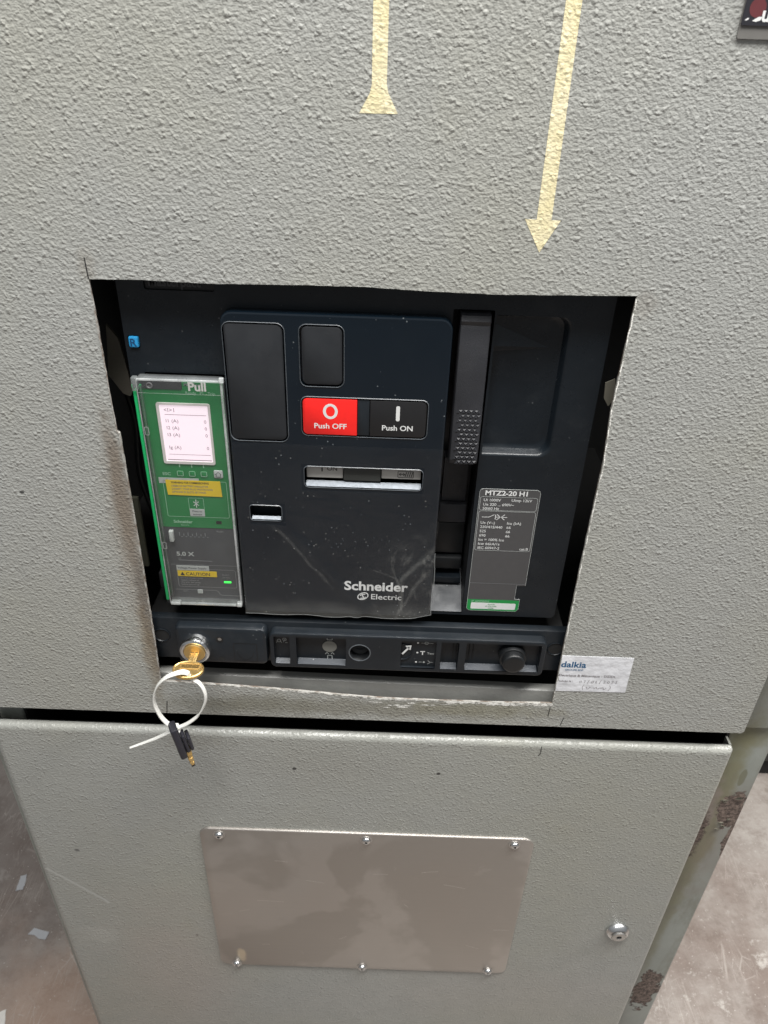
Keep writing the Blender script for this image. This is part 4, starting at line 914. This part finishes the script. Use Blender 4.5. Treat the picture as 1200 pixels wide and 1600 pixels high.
# cable tie loop
def spline(pts, k=8):
    P = []
    for i in range(len(pts)-1):
        p0 = pts[max(i-1, 0)]; p1 = pts[i]; p2 = pts[i+1]; p3 = pts[min(i+2, len(pts)-1)]
        for j in range(k):
            t = j/k; P.append(tuple(.5*((2*p1[q])+(-p0[q]+p2[q])*t+(2*p0[q]-5*p1[q]+4*p2[q]-p3[q])*t*t+(-p0[q]+3*p1[q]-3*p2[q]+p3[q])*t**3) for q in range(3)))
    P.append(pts[-1]); return P
loop = [(-150.8, -35.6, -426.5), (-151.6, -36.6, -423.2), (-156.5, -38.2, -421.3), (-168.5, -39, -427.0), (-178.0, -38, -440), (-182.0, -37, -456), (-180.4, -36, -471), (-176.2, -35, -482.5), (-170.8, -33.5, -490.5), (-166.5, -32.5, -495.5)]
loop2 = [(-150.8, -35.2, -427.0), (-148.5, -35.4, -430.5), (-142.6, -36, -435.5), (-139.6, -36, -446), (-141.2, -35.5, -458), (-147.6, -35, -472), (-158.2, -34, -484), (-170.0, -32, -493.5), (-190, -30, -509), (-214.5, -29, -523.5)]
tie = thing('cable_tie', (-165, -34, -495), 'white nylon cable tie looped through the brass key, its tail sticking out left', 'cable tie')
b = MB(); A = spline(loop); b.ribbon(A, [(.35-.3*i/len(A), 1, .55) for i in range(len(A))], 4.0, 1.3, NYLON); b.build('band', tie, ang=50)
b = MB(); A = spline(loop2); n = len(A)
b.ribbon(A, [(.45, 1, .1) if i < n*.55 else (.35, .65, .75) for i in range(n)], [3.4 if i < n*.6 else 3.4-1.6*max(0, (i-n*.8)/(n*.2)) for i in range(n)], 1.2, NYLON); b.build('tail', tie, ang=50)
b = MB(); b.box(-173.6, -167.4, -36.5, -30.5, -496, -488.4, NYLON, .8); b.build('head', tie)

# second key on the tie
k2 = thing('padlock_key', (-165, -30, -540), 'small key with black plastic head hanging at the crossing of the white tie', 'key')
def k2form(p):
    q = Vector((p.x*1.3, p.y*1.15, p.z)); a = math.radians(-9); b_ = math.radians(28)
    q = Vector((q.x*math.cos(b_)-q.y*math.sin(b_), q.x*math.sin(b_)+q.y*math.cos(b_), q.z))
    q = Vector((q.x*math.cos(a)+q.z*math.sin(a), q.y, -q.x*math.sin(a)+q.z*math.cos(a))); return q+Vector((-165.6, -37.0, -501))
K2M = plastic('key_black_plastic', (.018, .018, .024), .35)
b = MB(); b.box(-4.2, .6, -6.0, 5.0, -17, 18, K2M, 1.6); b.box(.8, 3.4, -4, 4.5, -14, 6, K2M, 1.0); b.box(3.6, 6.0, -5, 5.0, -12.5, 2.5, K2M, 1.2); b.xform(k2form); b.build('head', k2)
b = MB(); b.xform(lambda p: p); b.box(.4, 2.6, -2.6, 2.6, -31, -13, BRASS, .5); b.box(-.6, 3.6, -3.4, 3.4, -18, -13.5, BRASS, .6)
for i in range(3): b.box(.2, 2.8, 1.6, 3.6-.5*i, -22.5-i*3, -20.8-i*3, BRASS, .3)
b.box(-.2, 3.2, -3.0, 3.0, -24.5, -22, BRASS, .6); b.box(.0, 3.0, -2.8, 2.8, -29.0, -27.2, BRASS, .5); b.box(.3, 2.7, -2.4, 2.4, -33, -31.2, BLACKP, .4); b.xform(k2form); b.build('blade', k2)

# ------------------------------------------------------------------ floor litter and neighbouring cabinet
def scrap(x, y, w, l, ang, lab, col=(.42, .43, .45)):
    b = MB(); P = jit([(-w/2, -l/2), (w/2, -l/2*.9), (w/2*.9, l/2), (-w/2*.8, l/2*.85)], w*.06, w*.3); ca, sa = math.cos(ang), math.sin(ang)
    n = len(P); vs = [(x+p[0]*ca-p[1]*sa, y+p[0]*sa+p[1]*ca, -H+1.0+.03*abs(p[1])*2) for p in P]
    b.add(vs+[(v[0], v[1], v[2]-.7) for v in vs], [tuple(range(n)), tuple(range(n, 2*n))]+[(i, (i+1) % n, n+(i+1) % n, n+i) for i in range(n)], flat('scrap_grey', col, .6))
    solo(b, 'paper_scrap', lab, 'litter', (x, y, -H), 'scraps on the floor')
scrap(-706, 388, 14, 34, .15, 'upper narrow grey scrap lying on the brown floor at far left')
scrap(-630, 290, 38, 15, -.25, 'ragged little grey scrap on the floor beside the lower door edge')
scrap(-634, 140, 14, 34, .3, 'pale scrap at the bottom left corner of the floor', (.68, .66, .62))
nb = thing('neighbour_cabinet', (1300, 950, -H), 'dark cabinet base standing on the floor beyond the rusty post', 'cabinet')
DK = flat('dark_cabinet_paint', (.035, .037, .038), .5)
b = MB(); b.box(880, 1700, 710, 1300, -H+60, 200, DK, 4); b.build('body', nb); b = MB(); b.box(890, 1690, 725, 1290, -H, -H+59, INNER); b.build('plinth', nb)

for o in bpy.data.objects:
    if '_o' in o: del o['_o']
